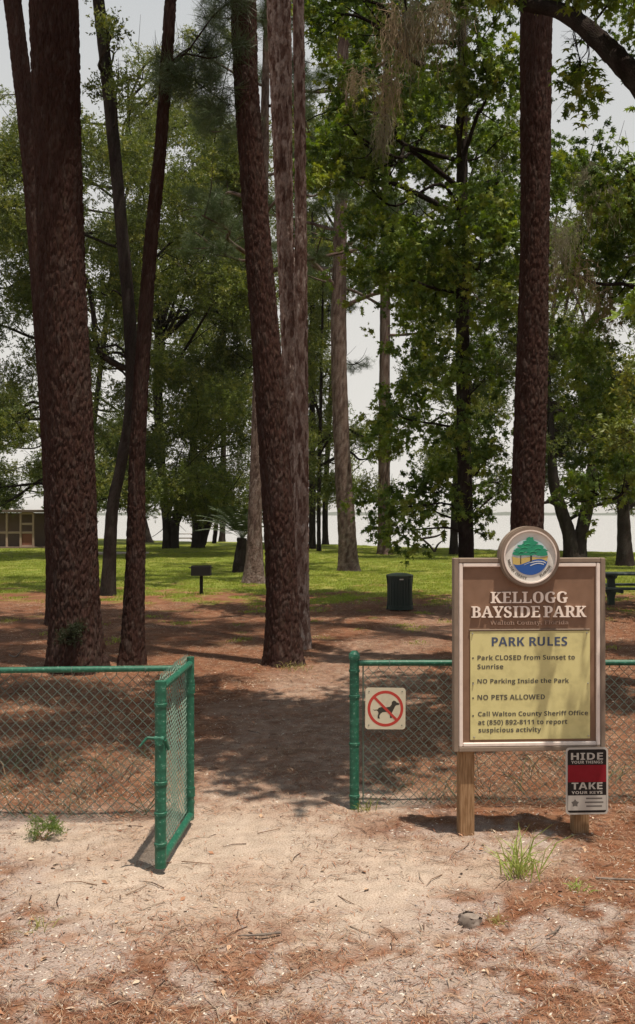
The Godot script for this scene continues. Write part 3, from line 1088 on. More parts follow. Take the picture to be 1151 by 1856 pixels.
	for q in [[0.006, 0.006, -0.035, 0.07], [-0.062, 0.003, -0.045, 0.02]]:
		put("picture_trunk", prism_mesh(PackedVector2Array([Vector2(q[0] - q[1], q[2]), Vector2(q[0] + q[1], q[2]), Vector2(q[0] + q[1] * 0.6, q[3]), Vector2(q[0] - q[1] * 0.6, q[3])]), 0.0595, 0.0612), M.dog, e)
	rng.seed = 77
	for q in [[-0.0, 0.116, 0.026, 0.018], [0.0, 0.095, 0.05, 0.02], [-0.03, 0.072, 0.052, 0.018], [0.045, 0.07, 0.045, 0.018], [-0.055, 0.048, 0.05, 0.016], [0.01, 0.05, 0.05, 0.016], [0.065, 0.045, 0.045, 0.016], [-0.065, 0.024, 0.05, 0.014], [0.0, 0.024, 0.045, 0.012], [0.07, 0.022, 0.046, 0.013]]:
		var p := PackedVector2Array()
		for i in 14:
			var a := TAU * i / 14.0
			p.append((Vector2(q[0] * 1.12, q[1] - 0.004) + Vector2(cos(a) * q[2], sin(a) * q[3]) * rr(0.72, 1.15)).limit_length(0.13))
		put("picture_foliage", prism_mesh(p, 0.0595, 0.0618 + rng.randf() * 0.0015), M.logo_green, e)
	for q in [[-0.04, 0.062, 0.022], [0.02, 0.036, 0.022], [0.05, 0.055, 0.02], [-0.02, 0.085, 0.018], [-0.06, 0.034, 0.016]]:
		var p := curve([[q[0] - q[2], q[1] - 0.004], [q[0], q[1] + 0.004], [q[0] + q[2], q[1]]], 4)
		var pb := p.duplicate()
		pb.reverse()
		for v in pb: p.append(v - Vector2(0, 0.005))
		put("picture_foliage", prism_mesh(p, 0.0635, 0.0648), M.logo_green_light, e)
	var ring := SurfaceTool.new()
	ring.begin(Mesh.PRIMITIVE_TRIANGLES)
	for row in [["WALTON COUNTY", -2.95, 0.098], ["FLORIDA", -1.05, 0.098]]:
		for i in row[0].length():
			if row[0][i] == " ": continue
			var a: float = row[1] + i * row[2]
			var t := text_mesh(row[0][i], serif, 0.5)
			ring.append_from(t, 0, Transform3D(Basis(Vector3.BACK, a + PI / 2) * Basis.from_scale(Vector3(0.034, 0.034, 0.004)), Vector3(cos(a) * 0.141, sin(a) * 0.141, 0.0565)))
	put("ring_lettering", ring.commit(), M.print_grey, e)

func make_hide_sign() -> void:
	var d := 6.42
	var s := thing("theft_warning_sign", "small black red and white metal warning sign fixed to the right sign post", "sign", at(1063.5, 1415, d), deg_to_rad(3.0))
	var u := d / F
	var w := 78.0 * u
	var h := 121.0 * u
	put("plate", prism_mesh(round_rect(w, h, 0.025), -0.002, 0.001), M.hide_white, s)
	put("black_field", prism_mesh(round_rect(w - 0.024, h - 0.024, 0.018), 0.001, 0.0016), M.hide_black, s)
	var yy := func(py): return (1415.0 - py) * u
	put("red_band", prism_mesh(PackedVector2Array([Vector2(-w / 2 + 0.013, yy.call(1417)), Vector2(w / 2 - 0.013, yy.call(1417)), Vector2(w / 2 - 0.013, yy.call(1386)), Vector2(-w / 2 + 0.013, yy.call(1386))]), 0.0015, 0.0021), M.hide_red, s)
	put("white_field", prism_mesh(PackedVector2Array([Vector2(-w / 2 + 0.014, yy.call(1468)), Vector2(w / 2 - 0.014, yy.call(1468)), Vector2(w / 2 - 0.014, yy.call(1441)), Vector2(-w / 2 + 0.014, yy.call(1441))]), 0.0015, 0.0021), M.hide_white, s)
	var sans := font("Droid Sans", 700)
	for r in [["HIDE", 1376.5, 59.0, 12.5], ["YOUR THINGS", 1383.5, 58.0, 5.2], ["TAKE", 1430.0, 57.0, 12.5], ["YOUR KEYS", 1438.5, 57.0, 5.2]]:
		lettering(s, r[0], sans, -r[2] / 2 * u, yy.call(r[1]), r[2] * u, r[3] * u, 0.0016, 0.0008, M.hide_white)
	var star := PackedVector2Array()
	for i in 10:
		var a := TAU * i / 10.0 + PI / 2
		star.append(Vector2(-22 * u, yy.call(1455)) + Vector2(cos(a), sin(a)) * (7.5 if i % 2 == 0 else 4.6) * u)
	put("badge", prism_mesh(star, 0.0021, 0.0027), M.hide_print, s)
	for q in [[1446.5, 30.0], [1453.5, 34.0], [1460.5, 29.0]]:
		put("print_line", box_mesh(Vector3(q[1] * u, 2.6 * u, 0.0006), 0.0001, Vector3(13 * u, yy.call(q[0]), 0.0024)), M.hide_print, s)

func make_pets_sign() -> void:
	var d := 7.045
	var s := thing("no_dogs_sign", "square off-white no dogs sign wired to the chain-link fence", "sign", at(698.5, 1284, d), 0.02)
	s.rotation.z = deg_to_rad(-0.6)
	var u := d / F
	put("plate", prism_mesh(round_rect(73 * u, 75 * u, 0.022), -0.002, 0.002), M.pets_white, s)
	put("red_ring", ring_mesh(27.5 * u, 32.5 * u, 0.002, 0.0026), M.red, s)
	var k := 27.5 * u * 0.7071
	var n := Vector2(1, 1).normalized() * 2.3 * u
	var dog := PackedVector2Array()
	for q in [[-23, -1], [-20, -2.5], [-14, -1.5], [-12, 1.5], [-7, 2.8], [2, 2.5], [8, 3.5], [11, 7], [11.5, 12], [15, 14.8], [18.5, 13.5], [20, 11.5], [25.5, 9.5], [25, 7.2], [19.5, 6.2], [17.5, 4.5], [14.5, -2], [12.5, -6], [11, -9], [11.5, -15.5], [12.5, -17], [8.5, -17], [8, -11], [6, -6.5], [0, -6], [-5, -6.5], [-8.5, -9], [-11, -13], [-10.5, -16.5], [-9.5, -18], [-14, -18], [-14, -13], [-12.5, -8.5], [-13.5, -5], [-16, -3.2], [-20, -3.8]]:
		dog.append(Vector2(q[0], q[1]) * u)
	put("dog_silhouette", prism_mesh(dog, 0.002, 0.0026), M.dog, s)
	put("red_slash", prism_mesh(PackedVector2Array([Vector2(-k, k) + n, Vector2(k, -k) + n, Vector2(k, -k) - n, Vector2(-k, k) - n]), 0.0024, 0.0032), M.red, s)
	for q in [[-30, 31], [30, 31], [-30, -30], [30, -30]]:
		var st := st_new()
		bar(st, Vector3(q[0] * u, q[1] * u, 0.0), Vector3(q[0] * u, q[1] * u, 0.005), 0.005, 0.004, 8)
		put("wire_tie", done(st), M.wire, s)

# ------------------------------------------------------------------ park furniture
func make_furniture() -> void:
	# pedestal grill
	var d := gd(1078)
	var g := thing("park_grill", "black box grill on a single post at the lawn's edge", "grill", gp(at(365, 0, d).x, d))
	var bw := 0.50
	tube_part(g, "post", Vector3(0, -0.1, 0), Vector3(0, 0.5, 0), 0.045, M.black_iron, 12)
	put("fire_box_floor", box_mesh(Vector3(bw, 0.02, 0.38), 0.004, Vector3(0, 0.5, 0)), M.black_iron, g)
	put("fire_box_back", box_mesh(Vector3(bw, 0.24, 0.015), 0.003, Vector3(0, 0.63, -0.18)), M.black_iron, g)
	put("fire_box_front", box_mesh(Vector3(bw, 0.22, 0.015), 0.003, Vector3(0, 0.62, 0.18)), M.black_iron, g)
	for sd in [-1, 1]:
		put("fire_box_side", box_mesh(Vector3(0.015, 0.24, 0.345), 0.003, Vector3(sd * (bw / 2 - 0.008), 0.63, 0)), M.black_iron, g)
		tube_part(g, "grate_handle", Vector3(sd * bw / 2, 0.70, 0.1), Vector3(sd * (bw / 2 + 0.07), 0.70, 0.1), 0.014, M.black_iron, 8)
	for i in 11: tube_part(g, "grate_bar", Vector3(-bw / 2 + 0.04 + i * 0.042, 0.72, -0.17), Vector3(-bw / 2 + 0.04 + i * 0.042, 0.72, 0.17), 0.006, M.black_iron, 6)
	# litter bin
	d = gd(1106)
	var b := thing("litter_bin", "dark green slatted litter bin standing beside the sandy path", "bin", gp(at(726, 0, d - 0.2).x, d + 0.05), 0.2)
	put("liner", lathe([[0.0, 0.05], [0.235, 0.05], [0.245, 0.74], [0.225, 0.74], [0.22, 0.1], [0, 0.1]], 28), M.bin_green, b)
	for i in 26:
		var a := TAU * i / 26.0
		put("slat", box_mesh(Vector3(0.045, 0.68, 0.012), 0.003), M.bin_green, b, Transform3D(Basis(Vector3.UP, -a + PI / 2), Vector3(cos(a) * 0.268, 0.41, sin(a) * 0.268)))
	put("bottom_ring", lathe([[0.262, 0.03], [0.288, 0.03], [0.290, 0.12], [0.262, 0.12]], 30), M.bin_green, b)
	put("top_ring", lathe([[0.262, 0.70], [0.284, 0.70], [0.286, 0.76], [0.262, 0.76]], 30), M.bin_green, b)
	put("lid", lathe([[0.285, 0.765], [0.292, 0.775], [0.288, 0.79], [0.16, 0.82], [0.12, 0.825], [0.0, 0.825]], 30), M.bin_lid, b)
	for sd in [-1, 1]:
		var st := st_new()
		for k in 8:
			var t0 := k / 8.0
			var t1 := (k + 1) / 8.0
			bar(st, Vector3(sd * (0.30 - 0.03 * sin(t0 * PI)), 0.02 + t0 * 0.76, 0.02), Vector3(sd * (0.30 - 0.03 * sin(t1 * PI)), 0.02 + t1 * 0.76, 0.02), 0.013, -1.0, 8)
		put("side_strap", done(st), M.bin_green, b)
	put("name_plate", box_mesh(Vector3(0.09, 0.025, 0.004), 0.001, Vector3(-0.04, 0.70, 0.288)), M.steel, b)
	# picnic tables
	d = gd(1100)
	picnic_table("dark green pedestal picnic table in the shade beside the park sign", gp(at(1090, 0, d).x + 1.1, d + 0.3), 0.02, 2.3, M.table_green)
	picnic_table("small grey picnic table at the water's edge under the oaks", gp(at(338, 0, 72).x, 71.0), 0.1, 1.9, M.grey_wood)
	# wooden shed behind the left pines
	d = 62.0
	var sh := thing("wooden_shed", "open wooden shed with shade coloured into its walls and pale timber posts at the lawn's far side", "shed", gp(at(20, 0, d).x, d), 0.05)
	put("wall", box_mesh(Vector3(5.6, 2.2, 0.1), 0.01, Vector3(-0.4, 1.1, -1.6)), M.shed_shaded_wood, sh)
	put("wall", box_mesh(Vector3(0.1, 2.2, 1.5), 0.01, Vector3(2.35, 1.1, -0.8)), M.shed_shaded_wood, sh)
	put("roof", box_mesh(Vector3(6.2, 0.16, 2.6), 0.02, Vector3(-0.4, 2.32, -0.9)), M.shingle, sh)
	for x in [-2.9, -1.6, -0.25, 0.6, 1.38]: put("post", box_mesh(Vector3(0.13, 2.22, 0.13), 0.01, Vector3(x, 1.11, 0)), M.shed_beam, sh)
	for q in [[-1.6, 1.38, 0.98], [0.6, 1.38, 0.12], [0.6, 1.38, 1.52], [0.6, 1.38, 2.18], [-2.9, -1.6, 0.98]]:
		put("rail", box_mesh(Vector3(q[1] - q[0] - 0.13, 0.14, 0.08), 0.008, Vector3((q[0] + q[1]) / 2, q[2], 0)), M.shed_beam, sh)
	put("panel", box_mesh(Vector3(0.62, 0.72, 0.03), 0.004, Vector3(0.99, 0.55, -0.02)), M.shed_red, sh)
	put("floor_deck", box_mesh(Vector3(6.0, 0.1, 2.2), 0.01, Vector3(-0.4, 0.04, -0.8)), M.shed_shaded_wood, sh)
	put("concrete_slab", box_mesh(Vector3(3.2, 0.12, 1.4), 0.02), M.concrete, self, Transform3D(Basis(), gp(at(212, 0, 53).x, 53, 0.04)))
	tag(get_node("concrete_slab"), "low pale concrete slab set in the lawn", "slab")

func picnic_table(label: String, where: Vector3, turn: float, l: float, m: Material) -> void:
	var t := thing("picnic_table", label, "table", where, turn)
	for i in 5: put("top_plank", box_mesh(Vector3(l, 0.045, 0.145), 0.006, Vector3(0, 0.74, -0.31 + i * 0.155)), m, t)
	for sd in [-1, 1]:
		for i in 2: put("seat_plank", box_mesh(Vector3(l, 0.045, 0.13), 0.006, Vector3(0, 0.44, sd * (0.62 + i * 0.14))), m, t)
	for sd in [-1, 1]:
		var x: float = sd * (l / 2 - 0.35)
		put("pedestal", prism_mesh(PackedVector2Array([Vector2(x - 0.07, -0.05), Vector2(x + 0.07, -0.05), Vector2(x + 0.07, 0.2), Vector2(x + 0.11, 0.32), Vector2(x + 0.22, 0.415), Vector2(x + 0.09, 0.43), Vector2(x + 0.07, 0.6), Vector2(x + 0.16, 0.715), Vector2(x - 0.16, 0.715), Vector2(x - 0.07, 0.6), Vector2(x - 0.09, 0.43), Vector2(x - 0.22, 0.415), Vector2(x - 0.11, 0.32), Vector2(x - 0.07, 0.2)]), -0.06, 0.06), m, t)
		put("seat_arm", box_mesh(Vector3(0.07, 0.07, 1.6), 0.008, Vector3(x, 0.38, 0)), m, t)
		put("top_arm", box_mesh(Vector3(0.07, 0.06, 0.7), 0.008, Vector3(x, 0.685, 0)), m, t)

# ------------------------------------------------------------------ trees
func px_path(list: Array, d: float, top: float) -> Array:
	var out := []
	for q in list: out.append(at(q[0], q[1], q[2] if q.size() > 2 else d))
	out[0].y = gh(out[0].x, out[0].z) - 0.08
	var a: Vector3 = out[out.size() - 2]
	var b: Vector3 = out[out.size() - 1]
	var k := (b - a) / maxf(0.2, b.y - a.y)
	if top > b.y + 1.0:
		out.append(b + k * (top - b.y) * 0.5)
		out.append(b + k * (top - b.y) * 0.9 + Vector3.UP * (top - b.y) * 0.1)
	return out

func radii_px(list: Array, d: float, extra: Array) -> Array:
	var out := []
	for r in list: out.append(r * d / F)
	return out + extra

# a tall pine: bare bole, boughs with needle tufts high up; reach = [toward camera, sideways, away]
func pine(label: String, pxs: Array, d: float, half: Array, top: float, m: Material, amp: float, n_boughs: int, reach := 3.2, crown_from := 0.62, segs := 40, rings := 220, density := 62.0, group := "") -> Node3D:
	var p := px_path(pxs, d, top)
	var t := thing("pine_tree", label, "tree", p[0], 0.0, group)
	var r := radii_px(half, d, [])
	while r.size() < p.size(): r.append(r[r.size() - 1] * (0.75 if r.size() == half.size() else 0.35))
	trunk(t, p, r, m, segs, rings, amp, 20.0, 0.34)
	var c := smooth_path(p, 60)
	var blobs := []
	for i in n_boughs:
		var f := crown_from + (0.98 - crown_from) * (i + rr(0.1, 0.9)) / n_boughs
		var y: float = f * top
		var s: Vector3 = c[60]
		for q in c:
			if q.y >= y:
				s = q
				break
		var a := i * 2.4 + rr(-0.5, 0.5)
		var l := reach * (1.15 - 0.75 * (f - crown_from) / (1.0 - crown_from)) * rr(0.75, 1.15)
		var e := s + Vector3(cos(a), rr(0.05, 0.4), sin(a)) * l
		limb(t, s, e, clampf(0.02 * l, 0.03, 0.09), m, 0.12, 5)
		for k in 3:
			blobs.append([s.lerp(e, 0.55 + 0.22 * k) + rdir() * 0.45, rr(0.45, 0.8)])
	crown(t, blobs, density, S.tuft, M.needle, [Color(0.045, 0.075, 0.020), Color(0.06, 0.10, 0.028), Color(0.075, 0.105, 0.03)], 0.9, 1.3, 0.6)
	return t

func stem_pts(p: Array, y0: float, y1: float) -> Array:
	var out := []
	for q in smooth_path(p, 40):
		if q.y >= y0 and q.y <= y1: out.append(q)
	if out.is_empty(): out.append(p[p.size() - 1])
	return out

const OAK := [Color(0.072, 0.098, 0.028), Color(0.098, 0.130, 0.033), Color(0.125, 0.160, 0.038), Color(0.160, 0.190, 0.045), Color(0.195, 0.205, 0.055), Color(0.080, 0.108, 0.035)]
const OAK_LIGHT := [Color(0.17, 0.205, 0.047), Color(0.145, 0.185, 0.042), Color(0.23, 0.24, 0.060), Color(0.12, 0.16, 0.038)]
const GUM := [Color(0.080, 0.138, 0.025), Color(0.110, 0.178, 0.029), Color(0.145, 0.220, 0.034), Color(0.185, 0.265, 0.042), Color(0.23, 0.28, 0.053), Color(0.066, 0.112, 0.025)]

func broadleaf(called: String, label: String, pxs: Array, d: float, half: Array, top: float, blobs: Array, per: float, spray: Mesh, cols: Array, s0: float, s1: float, m: Material, segs := 20, rings := 90, amp := 0.012, group := "", upright := 0.4, bough_r := 0.10) -> Node3D:
	var p := px_path(pxs, d, top)
	var t := thing(called, label, "tree", p[0], 0.0, group)
	var r := radii_px(half, d, [])
	while r.size() < p.size(): r.append(r[r.size() - 1] * (0.7 if r.size() == half.size() else 0.3))
	trunk(t, p, r, m, segs, rings, amp, 7.0, 0.3)
	boughs(t, stem_pts(p, 1.6, 99.0), blobs, bough_r, m, 6)
	crown(t, blobs, per, spray, M.leaf, cols, s0, s1, upright)
	return t

func fork(t: Node3D, list: Array, d: float, half: Array, m: Material) -> Array:
	var p := []
	var lp := []
	for q in list:
		p.append(at(q[0], q[1], q[2] if q.size() > 2 else d))
		lp.append(p[p.size() - 1] - t.position)
	var st := st_new()
	tube(st, lp, radii_px(half, d, []), 16, 60, 0.012, 9.0, 0.0, 0.5, 0.3, TONES[m.resource_name])
	put("limb", done(st), m, t)
	return p

func make_trees() -> void:
	rng.seed = 11
	S.oak = spray_oak(40, 0.42, 0.12)
	S.oak2 = spray_oak(36, 0.36, 0.10)
	S.star = spray_star(21, 0.36, 0.125)
	S.tuft = tuft_pine(60, 0.30, 0.0045)
	S.tuft_near = tuft_pine(40, 0.32, 0.0055)
	S.moss = moss_clump(30, 1.0)
	# --- near pines
	rng.seed = 21
	pine("massive dark red pine with a leafy burl low on its trunk behind the left fence", [[138, 1214], [132, 1000], [126, 800], [112, 500], [102, 200], [97, 0]], 13.5, [48, 45, 43, 41, 43, 44], 23.0, M.pine, 0.019, 13, 4.0, 0.55, 170, 620)
	pine("slim pine leaning left half hidden behind the massive pine", [[104, 1135], [92, 820], [64, 420], [50, 230], [22, 0]], 18.9, [19, 16, 15, 17, 16], 22.0, M.pine, 0.014, 8, 2.6, 0.7, 56, 420)
	pine("slender brown pine leaning right just beside the massive pine", [[238, 1203], [246, 1000], [250, 800], [270, 480], [292, 250], [309, 0]], 14.0, [22, 17.5, 14, 12, 11, 11], 16.5, M.pine, 0.014, 6, 2.4, 0.74, 80, 520)
	var t4: Node3D = get_child(get_child_count() - 1)
	var tb := fill(285, -20, 425, 220, 13.2, 14.6, 9, 0.3, 0.5)
	boughs(t4, [at(309, 0, 14), at(300, 120, 14), at(318, -120, 14)], tb, 0.045, M.pine, 8, 0.2)
	crown(t4, tb, 110.0, S.tuft_near, M.needle, [Color(0.04, 0.065, 0.022), Color(0.055, 0.09, 0.03)], 0.8, 1.1, 0.1, "lower_needles")
	pine("dark pine leaning left at the path's edge, foremost of the trunk cluster", [[514, 1208], [508, 1000], [492, 750], [468, 450], [446, 150], [441, 0]], 13.9, [33, 28, 27, 24, 22, 23], 23.0, M.pine, 0.017, 13, 3.8, 0.55, 130, 620)
	pine("flaky pine with sunlight put into its pale bark colour half hidden behind the dark leaning pine by the path", [[532, 1150], [531, 900], [526, 650], [516, 400], [508, 100], [505, 0]], 16.2, [20, 17, 15, 15, 21, 22], 22.0, M.pine_sunlit_tone, 0.020, 9, 3.0, 0.6, 100, 560)
	pine("straight narrow pine with bark coloured pale as if sunlit at the back of the trunk cluster", [[548, 1173], [546, 1000], [546, 800], [545, 400], [541, 0]], 15.7, [14, 13.5, 13, 10.5, 10], 20.0, M.pine_sunlit_tone, 0.018, 8, 2.8, 0.62, 80, 560)
	pine("tall straight dark red pine rising right behind the round sign emblem", [[948, 1177], [955, 950], [963, 700], [969, 450], [973, 0]], 15.5, [33, 29.5, 28.5, 25, 30], 23.0, M.pine, 0.017, 11, 3.8, 0.66, 130, 620)
	# --- pines across the lawn
	rng.seed = 22
	pine("pine with spreading root flare at the lawn's edge beside the small palm", [[461, 1056], [462, 950], [466, 800], [474, 500], [478, 300]], 30.7, [20, 13, 11, 10, 9], 19.0, M.pine_grey, 0.016, 14, 3.4, 0.45, 32, 160, 80.0)
	pine("tall pine with a forked bare limb standing mid lawn", [[632, 1036], [628, 950], [619, 800], [614, 600], [619, 300], [623, 0]], 36.9, [19, 16.5, 14.5, 14.5, 11, 9], 26.0, M.pine_grey, 0.018, 18, 4.8, 0.33, 32, 200, 75.0)
	pine("straight grey pine near the shore right of the forked pine", [[697, 1004], [696, 900], [697, 700], [699, 450], [702, 100]], 53.0, [13, 11, 10, 9, 7], 28.0, M.pine_grey, 0.018, 18, 4.8, 0.40, 24, 120, 70.0)
	pine("thin distant pine at the shore seen between the trunk cluster and the forked pine", [[566, 993], [566, 850], [566, 600]], 62.0, [6.5, 6, 5], 21.0, M.oak, 0.01, 8, 3.5, 0.45, 16, 60, 40.0)
	# --- sweetgums with star leaves
	rng.seed = 23
	var gb := fill(640, -60, 930, 470, 19.0, 25.0, 34, 0.9, 1.6)
	gb += fill(690, 440, 930, 760, 20.0, 24.5, 15, 0.8, 1.4)
	gb += fill(680, 740, 910, 940, 20.5, 24.0, 17, 0.6, 1.1) + fill(695, 880, 800, 985, 21.0, 23.0, 6, 0.3, 0.5)
	var gl := fill(565, -20, 690, 330, 18.5, 20.5, 14, 0.6, 1.0)
	gb += gl
	gb += fill(700, -600, 950, -120, 19.0, 25.0, 7, 1.0, 1.5)
	broadleaf("sweetgum_tree", "dark trunked sweetgum with a tall curtain of star leaves left of the sign", [[845, 1105], [845, 1000], [842, 850], [839, 650], [838, 400], [838, 100]], 22.0, [17, 14.5, 13, 12.5, 11, 9], 20.0, gb, 28.0, S.star, GUM, 0.8, 1.15, M.oak, 24, 160, 0.010, "", 0.9, 0.07)
	single_leaves(get_child(get_child_count() - 1), gl, 150, 0.15, GUM)
	var gr := fill(1000, 270, 1240, 560, 18.5, 23.0, 18, 0.8, 1.3)
	gr += fill(1020, 560, 1240, 880, 19.5, 24.0, 12, 0.7, 1.2)
	gr += fill(1120, -400, 1400, 250, 19.0, 24.0, 10, 1.0, 1.6)
	broadleaf("sweetgum_tree", "bright sweetgum whose boughs hang in beside the picnic table", [[1215, 1110], [1210, 900], [1200, 600], [1190, 200]], 21.5, [20, 17, 15, 11], 18.0, gr, 31.0, S.star, GUM, 0.8, 1.15, M.oak, 20, 110, 0.010, "", 0.9, 0.07)
	# sweetgum rooted outside the view on the right, a heavy limb dipping into it and boughs over the path
	rng.seed = 24
	var fp := [Vector3(5.6, -0.1, -11.5), Vector3(5.5, 3.0, -11.4), Vector3(5.3, 6.0, -11.2), Vector3(5.2, 9.5, -11.0), Vector3(5.0, 14.0, -10.8)]
	var g4 := thing("sweetgum_tree", "sweetgum rooted off to the right whose heavy dark limb arches down into view", "tree", fp[0])
	trunk(g4, fp, [0.30, 0.26, 0.23, 0.18, 0.06], M.oak, 24, 120, 0.012, 7.0, 0.3)
	fork(g4, [[1436, 410, 11.27], [1330, 340, 11.2], [1240, 250, 11.2], [1151, 140, 11.5], [1085, 70, 12.0], [1020, 20, 12.4], [950, 5, 12.8], [880, -40, 13.0]], 12.0, [27, 24, 22, 20, 18, 16, 11, 5], M.oak)
	var over := [[Vector3(1.2, 7.6, -6.6), 1.1], [Vector3(0.6, 8.4, -7.6), 1.2], [Vector3(2.2, 8.2, -8.0), 1.3], [Vector3(1.6, 7.9, -9.0), 1.2], [Vector3(0.3, 8.8, -9.2), 1.1], [Vector3(3.4, 8.4, -8.6), 1.2], [Vector3(3.0, 8.6, -10.4), 1.3], [Vector3(4.6, 9.6, -9.6), 1.5], [Vector3(1.8, 10.4, -7.4), 1.2], [Vector3(1.0, 9.2, -8.6), 1.2], [Vector3(1.9, 9.0, -6.9), 1.0]]
	over += fill(1010, -190, 1180, -30, 11.5, 13.5, 6, 0.4, 0.6)
	var hang := fill(1005, 50, 1060, 190, 12.5, 13.5, 4, 0.28, 0.4)
	over += fill(730, -170, 900, -60, 12.0, 14.0, 5, 0.4, 0.6)
	boughs(g4, stem_pts(fp, 4.5, 99.0), over, 0.09, M.oak, 6)
	boughs(g4, [at(1060, 45, 12.2), at(1020, 20, 12.4)], hang, 0.03, M.oak, 9)
	crown(g4, hang, 40.0, S.star, M.leaf, GUM, 0.7, 0.9, 0.9, "hanging_leaves")
	single_leaves(g4, hang, 130, 0.13, GUM)
	crown(g4, over, 105.0, S.star, M.leaf, GUM, 0.8, 1.1, 0.9)
	var sp := [Vector3(4.0, -0.1, -5.5), Vector3(3.95, 1.6, -5.5), Vector3(3.8, 3.6, -5.55), Vector3(3.75, 5.6, -5.6)]
	var sap := thing("sweetgum_sapling", "young sweetgum rooted off to the right whose leaves shade the sign's rules board", "tree", sp[0])
	trunk(sap, sp, [0.06, 0.05, 0.035, 0.012], M.oak, 14, 50, 0.003, 7.0, 0.3)
	var sbl := [[Vector3(2.20, 3.5, -5.92), 0.2], [Vector3(2.32, 3.8, -5.86), 0.16], [Vector3(3.5, 4.2, -5.2), 0.4], [Vector3(4.1, 4.8, -5.7), 0.5], [Vector3(3.9, 5.6, -5.5), 0.4], [Vector3(3.2, 4.9, -5.6), 0.3]]
	boughs(sap, stem_pts(sp, 1.8, 99.0), sbl, 0.02, M.oak, 5)
	crown(sap, sbl, 100.0, S.star, M.leaf, GUM, 0.7, 0.95, 0.9)
	var rp := [Vector3(6.9, -0.1, -14.5), Vector3(6.8, 2.0, -14.5), Vector3(6.6, 5.0, -14.4), Vector3(6.5, 8.0, -14.3)]
	var ro := thing("oak_tree", "slim oak rooted off to the right with pale lit leaves reaching in above the table", "tree", rp[0])
	trunk(ro, rp, [0.14, 0.12, 0.09, 0.03], M.oak, 16, 60, 0.008, 7.0, 0.3)
	var rbl := fill(1115, 640, 1190, 800, 13.6, 14.6, 8, 0.18, 0.32) + fill(1180, 300, 1400, 800, 13.6, 15.0, 10, 0.4, 0.8)
	boughs(ro, stem_pts(rp, 2.0, 99.0), rbl, 0.035, M.oak, 5)
	crown(ro, rbl, 70.0, S.oak2, M.leaf, OAK_LIGHT, 0.7, 1.0, 0.4)
	# oak rooted outside the view on the left, shading the ground behind the left fence
	rng.seed = 25
	var lp := [Vector3(-6.8, -0.1, -10.0), Vector3(-6.6, 4.0, -9.9), Vector3(-6.3, 8.0, -9.8), Vector3(-6.0, 13.0, -9.7)]
	var lo := thing("oak_tree", "water oak rooted off to the left spreading over the chain-link fence", "tree", lp[0])
	trunk(lo, lp, [0.34, 0.28, 0.2, 0.07], M.oak, 24, 120, 0.012, 7.0, 0.3)
	var lb := [[Vector3(-2.2, 8.2, -6.9), 1.1], [Vector3(-1.2, 8.8, -8.0), 1.0], [Vector3(-3.4, 8.6, -7.8), 1.2], [Vector3(-2.6, 9.2, -9.2), 1.2], [Vector3(-4.2, 9.4, -10.2), 1.4], [Vector3(-4.8, 10.4, -8.4), 1.4], [Vector3(-1.6, 10.6, -10.0), 1.1], [Vector3(-0.6, 9.0, -9.0), 0.9], [Vector3(-2.9, 9.8, -8.3), 1.0], [Vector3(-1.2, 8.4, -6.8), 0.9], [Vector3(-0.3, 8.8, -7.9), 0.8], [Vector3(0.1, 9.2, -10.6), 0.8], [Vector3(-1.1, 9.2, -9.8), 0.9]]
	boughs(lo, stem_pts(lp, 4.5, 99.0), lb, 0.08, M.oak, 6)
	crown(lo, lb, 90.0, S.oak2, M.leaf, OAK, 0.9, 1.2, 0.4)
	# --- oaks
	rng.seed = 26
	var ob := fill(150, 30, 235, 170, 24, 27, 5, 0.35, 0.6)
	ob += fill(120, 520, 210, 700, 25, 28, 4, 0.5, 0.8) + fill(100, -500, 420, -60, 23, 28, 12, 1.0, 1.7)
	var o3 := broadleaf("oak_tree", "black curving oak trunk weaving behind the slender leaning pine", [[196, 1079], [203, 930], [219, 845], [236, 740], [236, 600], [219, 400], [200, 200], [178, 0]], 26.0, [14, 11, 10, 10.5, 11.5, 11.5, 11.5, 11], 18.0, ob, 60.0, S.oak2, OAK, 0.8, 1.1, M.oak, 24, 200, 0.008, "", 0.4, 0.10)
	fork(o3, [[236, 668], [210, 660], [176, 630], [168, 560], [156, 500]], 26.0, [6, 6, 5.5, 4.5, 3], M.oak)
	var w1 := fill(-80, 230, 130, 900, 43, 53, 44, 1.3, 2.3)
	w1 += fill(100, 360, 260, 930, 45, 53, 28, 1.1, 2.0)
	broadleaf("oak_tree", "dense dark live oak massed behind the slim left-leaning pine", [[122, 1011], [120, 900], [110, 700]], 49.0, [14, 12, 10], 16.0, w1, 28.0, S.oak, OAK, 0.9, 1.3, M.oak)
	var w2 := fill(205, 230, 470, 560, 46, 60, 38, 1.4, 2.5)
	w2 += fill(215, 540, 480, 920, 48, 60, 42, 1.3, 2.2)
	var o14 := broadleaf("oak_tree", "twin stemmed shoreline oak with black crooked limb beside the far picnic table", [[304, 994], [302, 940], [292, 840], [286, 700], [292, 620]], 61.0, [9, 8.5, 8, 9, 8], 8.0, w2, 26.0, S.oak, OAK + OAK_LIGHT, 0.9, 1.35, M.oak)
	fork(o14, [[316, 994], [318, 950], [330, 890], [336, 840]], 61.0, [9, 8, 8, 6], M.oak)
	fork(o14, [[288, 640], [292, 580], [312, 530], [350, 513], [400, 525]], 61.0, [10, 9, 9, 7, 3], M.oak)
	var w3 := fill(330, 760, 470, 930, 58, 66, 12, 0.9, 1.4) + fill(380, 560, 480, 780, 56, 64, 10, 1.0, 1.6)
	var o15 := broadleaf("oak_tree", "dark oak with a broad leaning stem at the shore behind the grill", [[358, 992], [358, 950], [352, 890], [350, 800]], 63.0, [12, 10, 8, 7], 9.0, w3, 28.0, S.oak, OAK, 0.9, 1.3, M.oak)
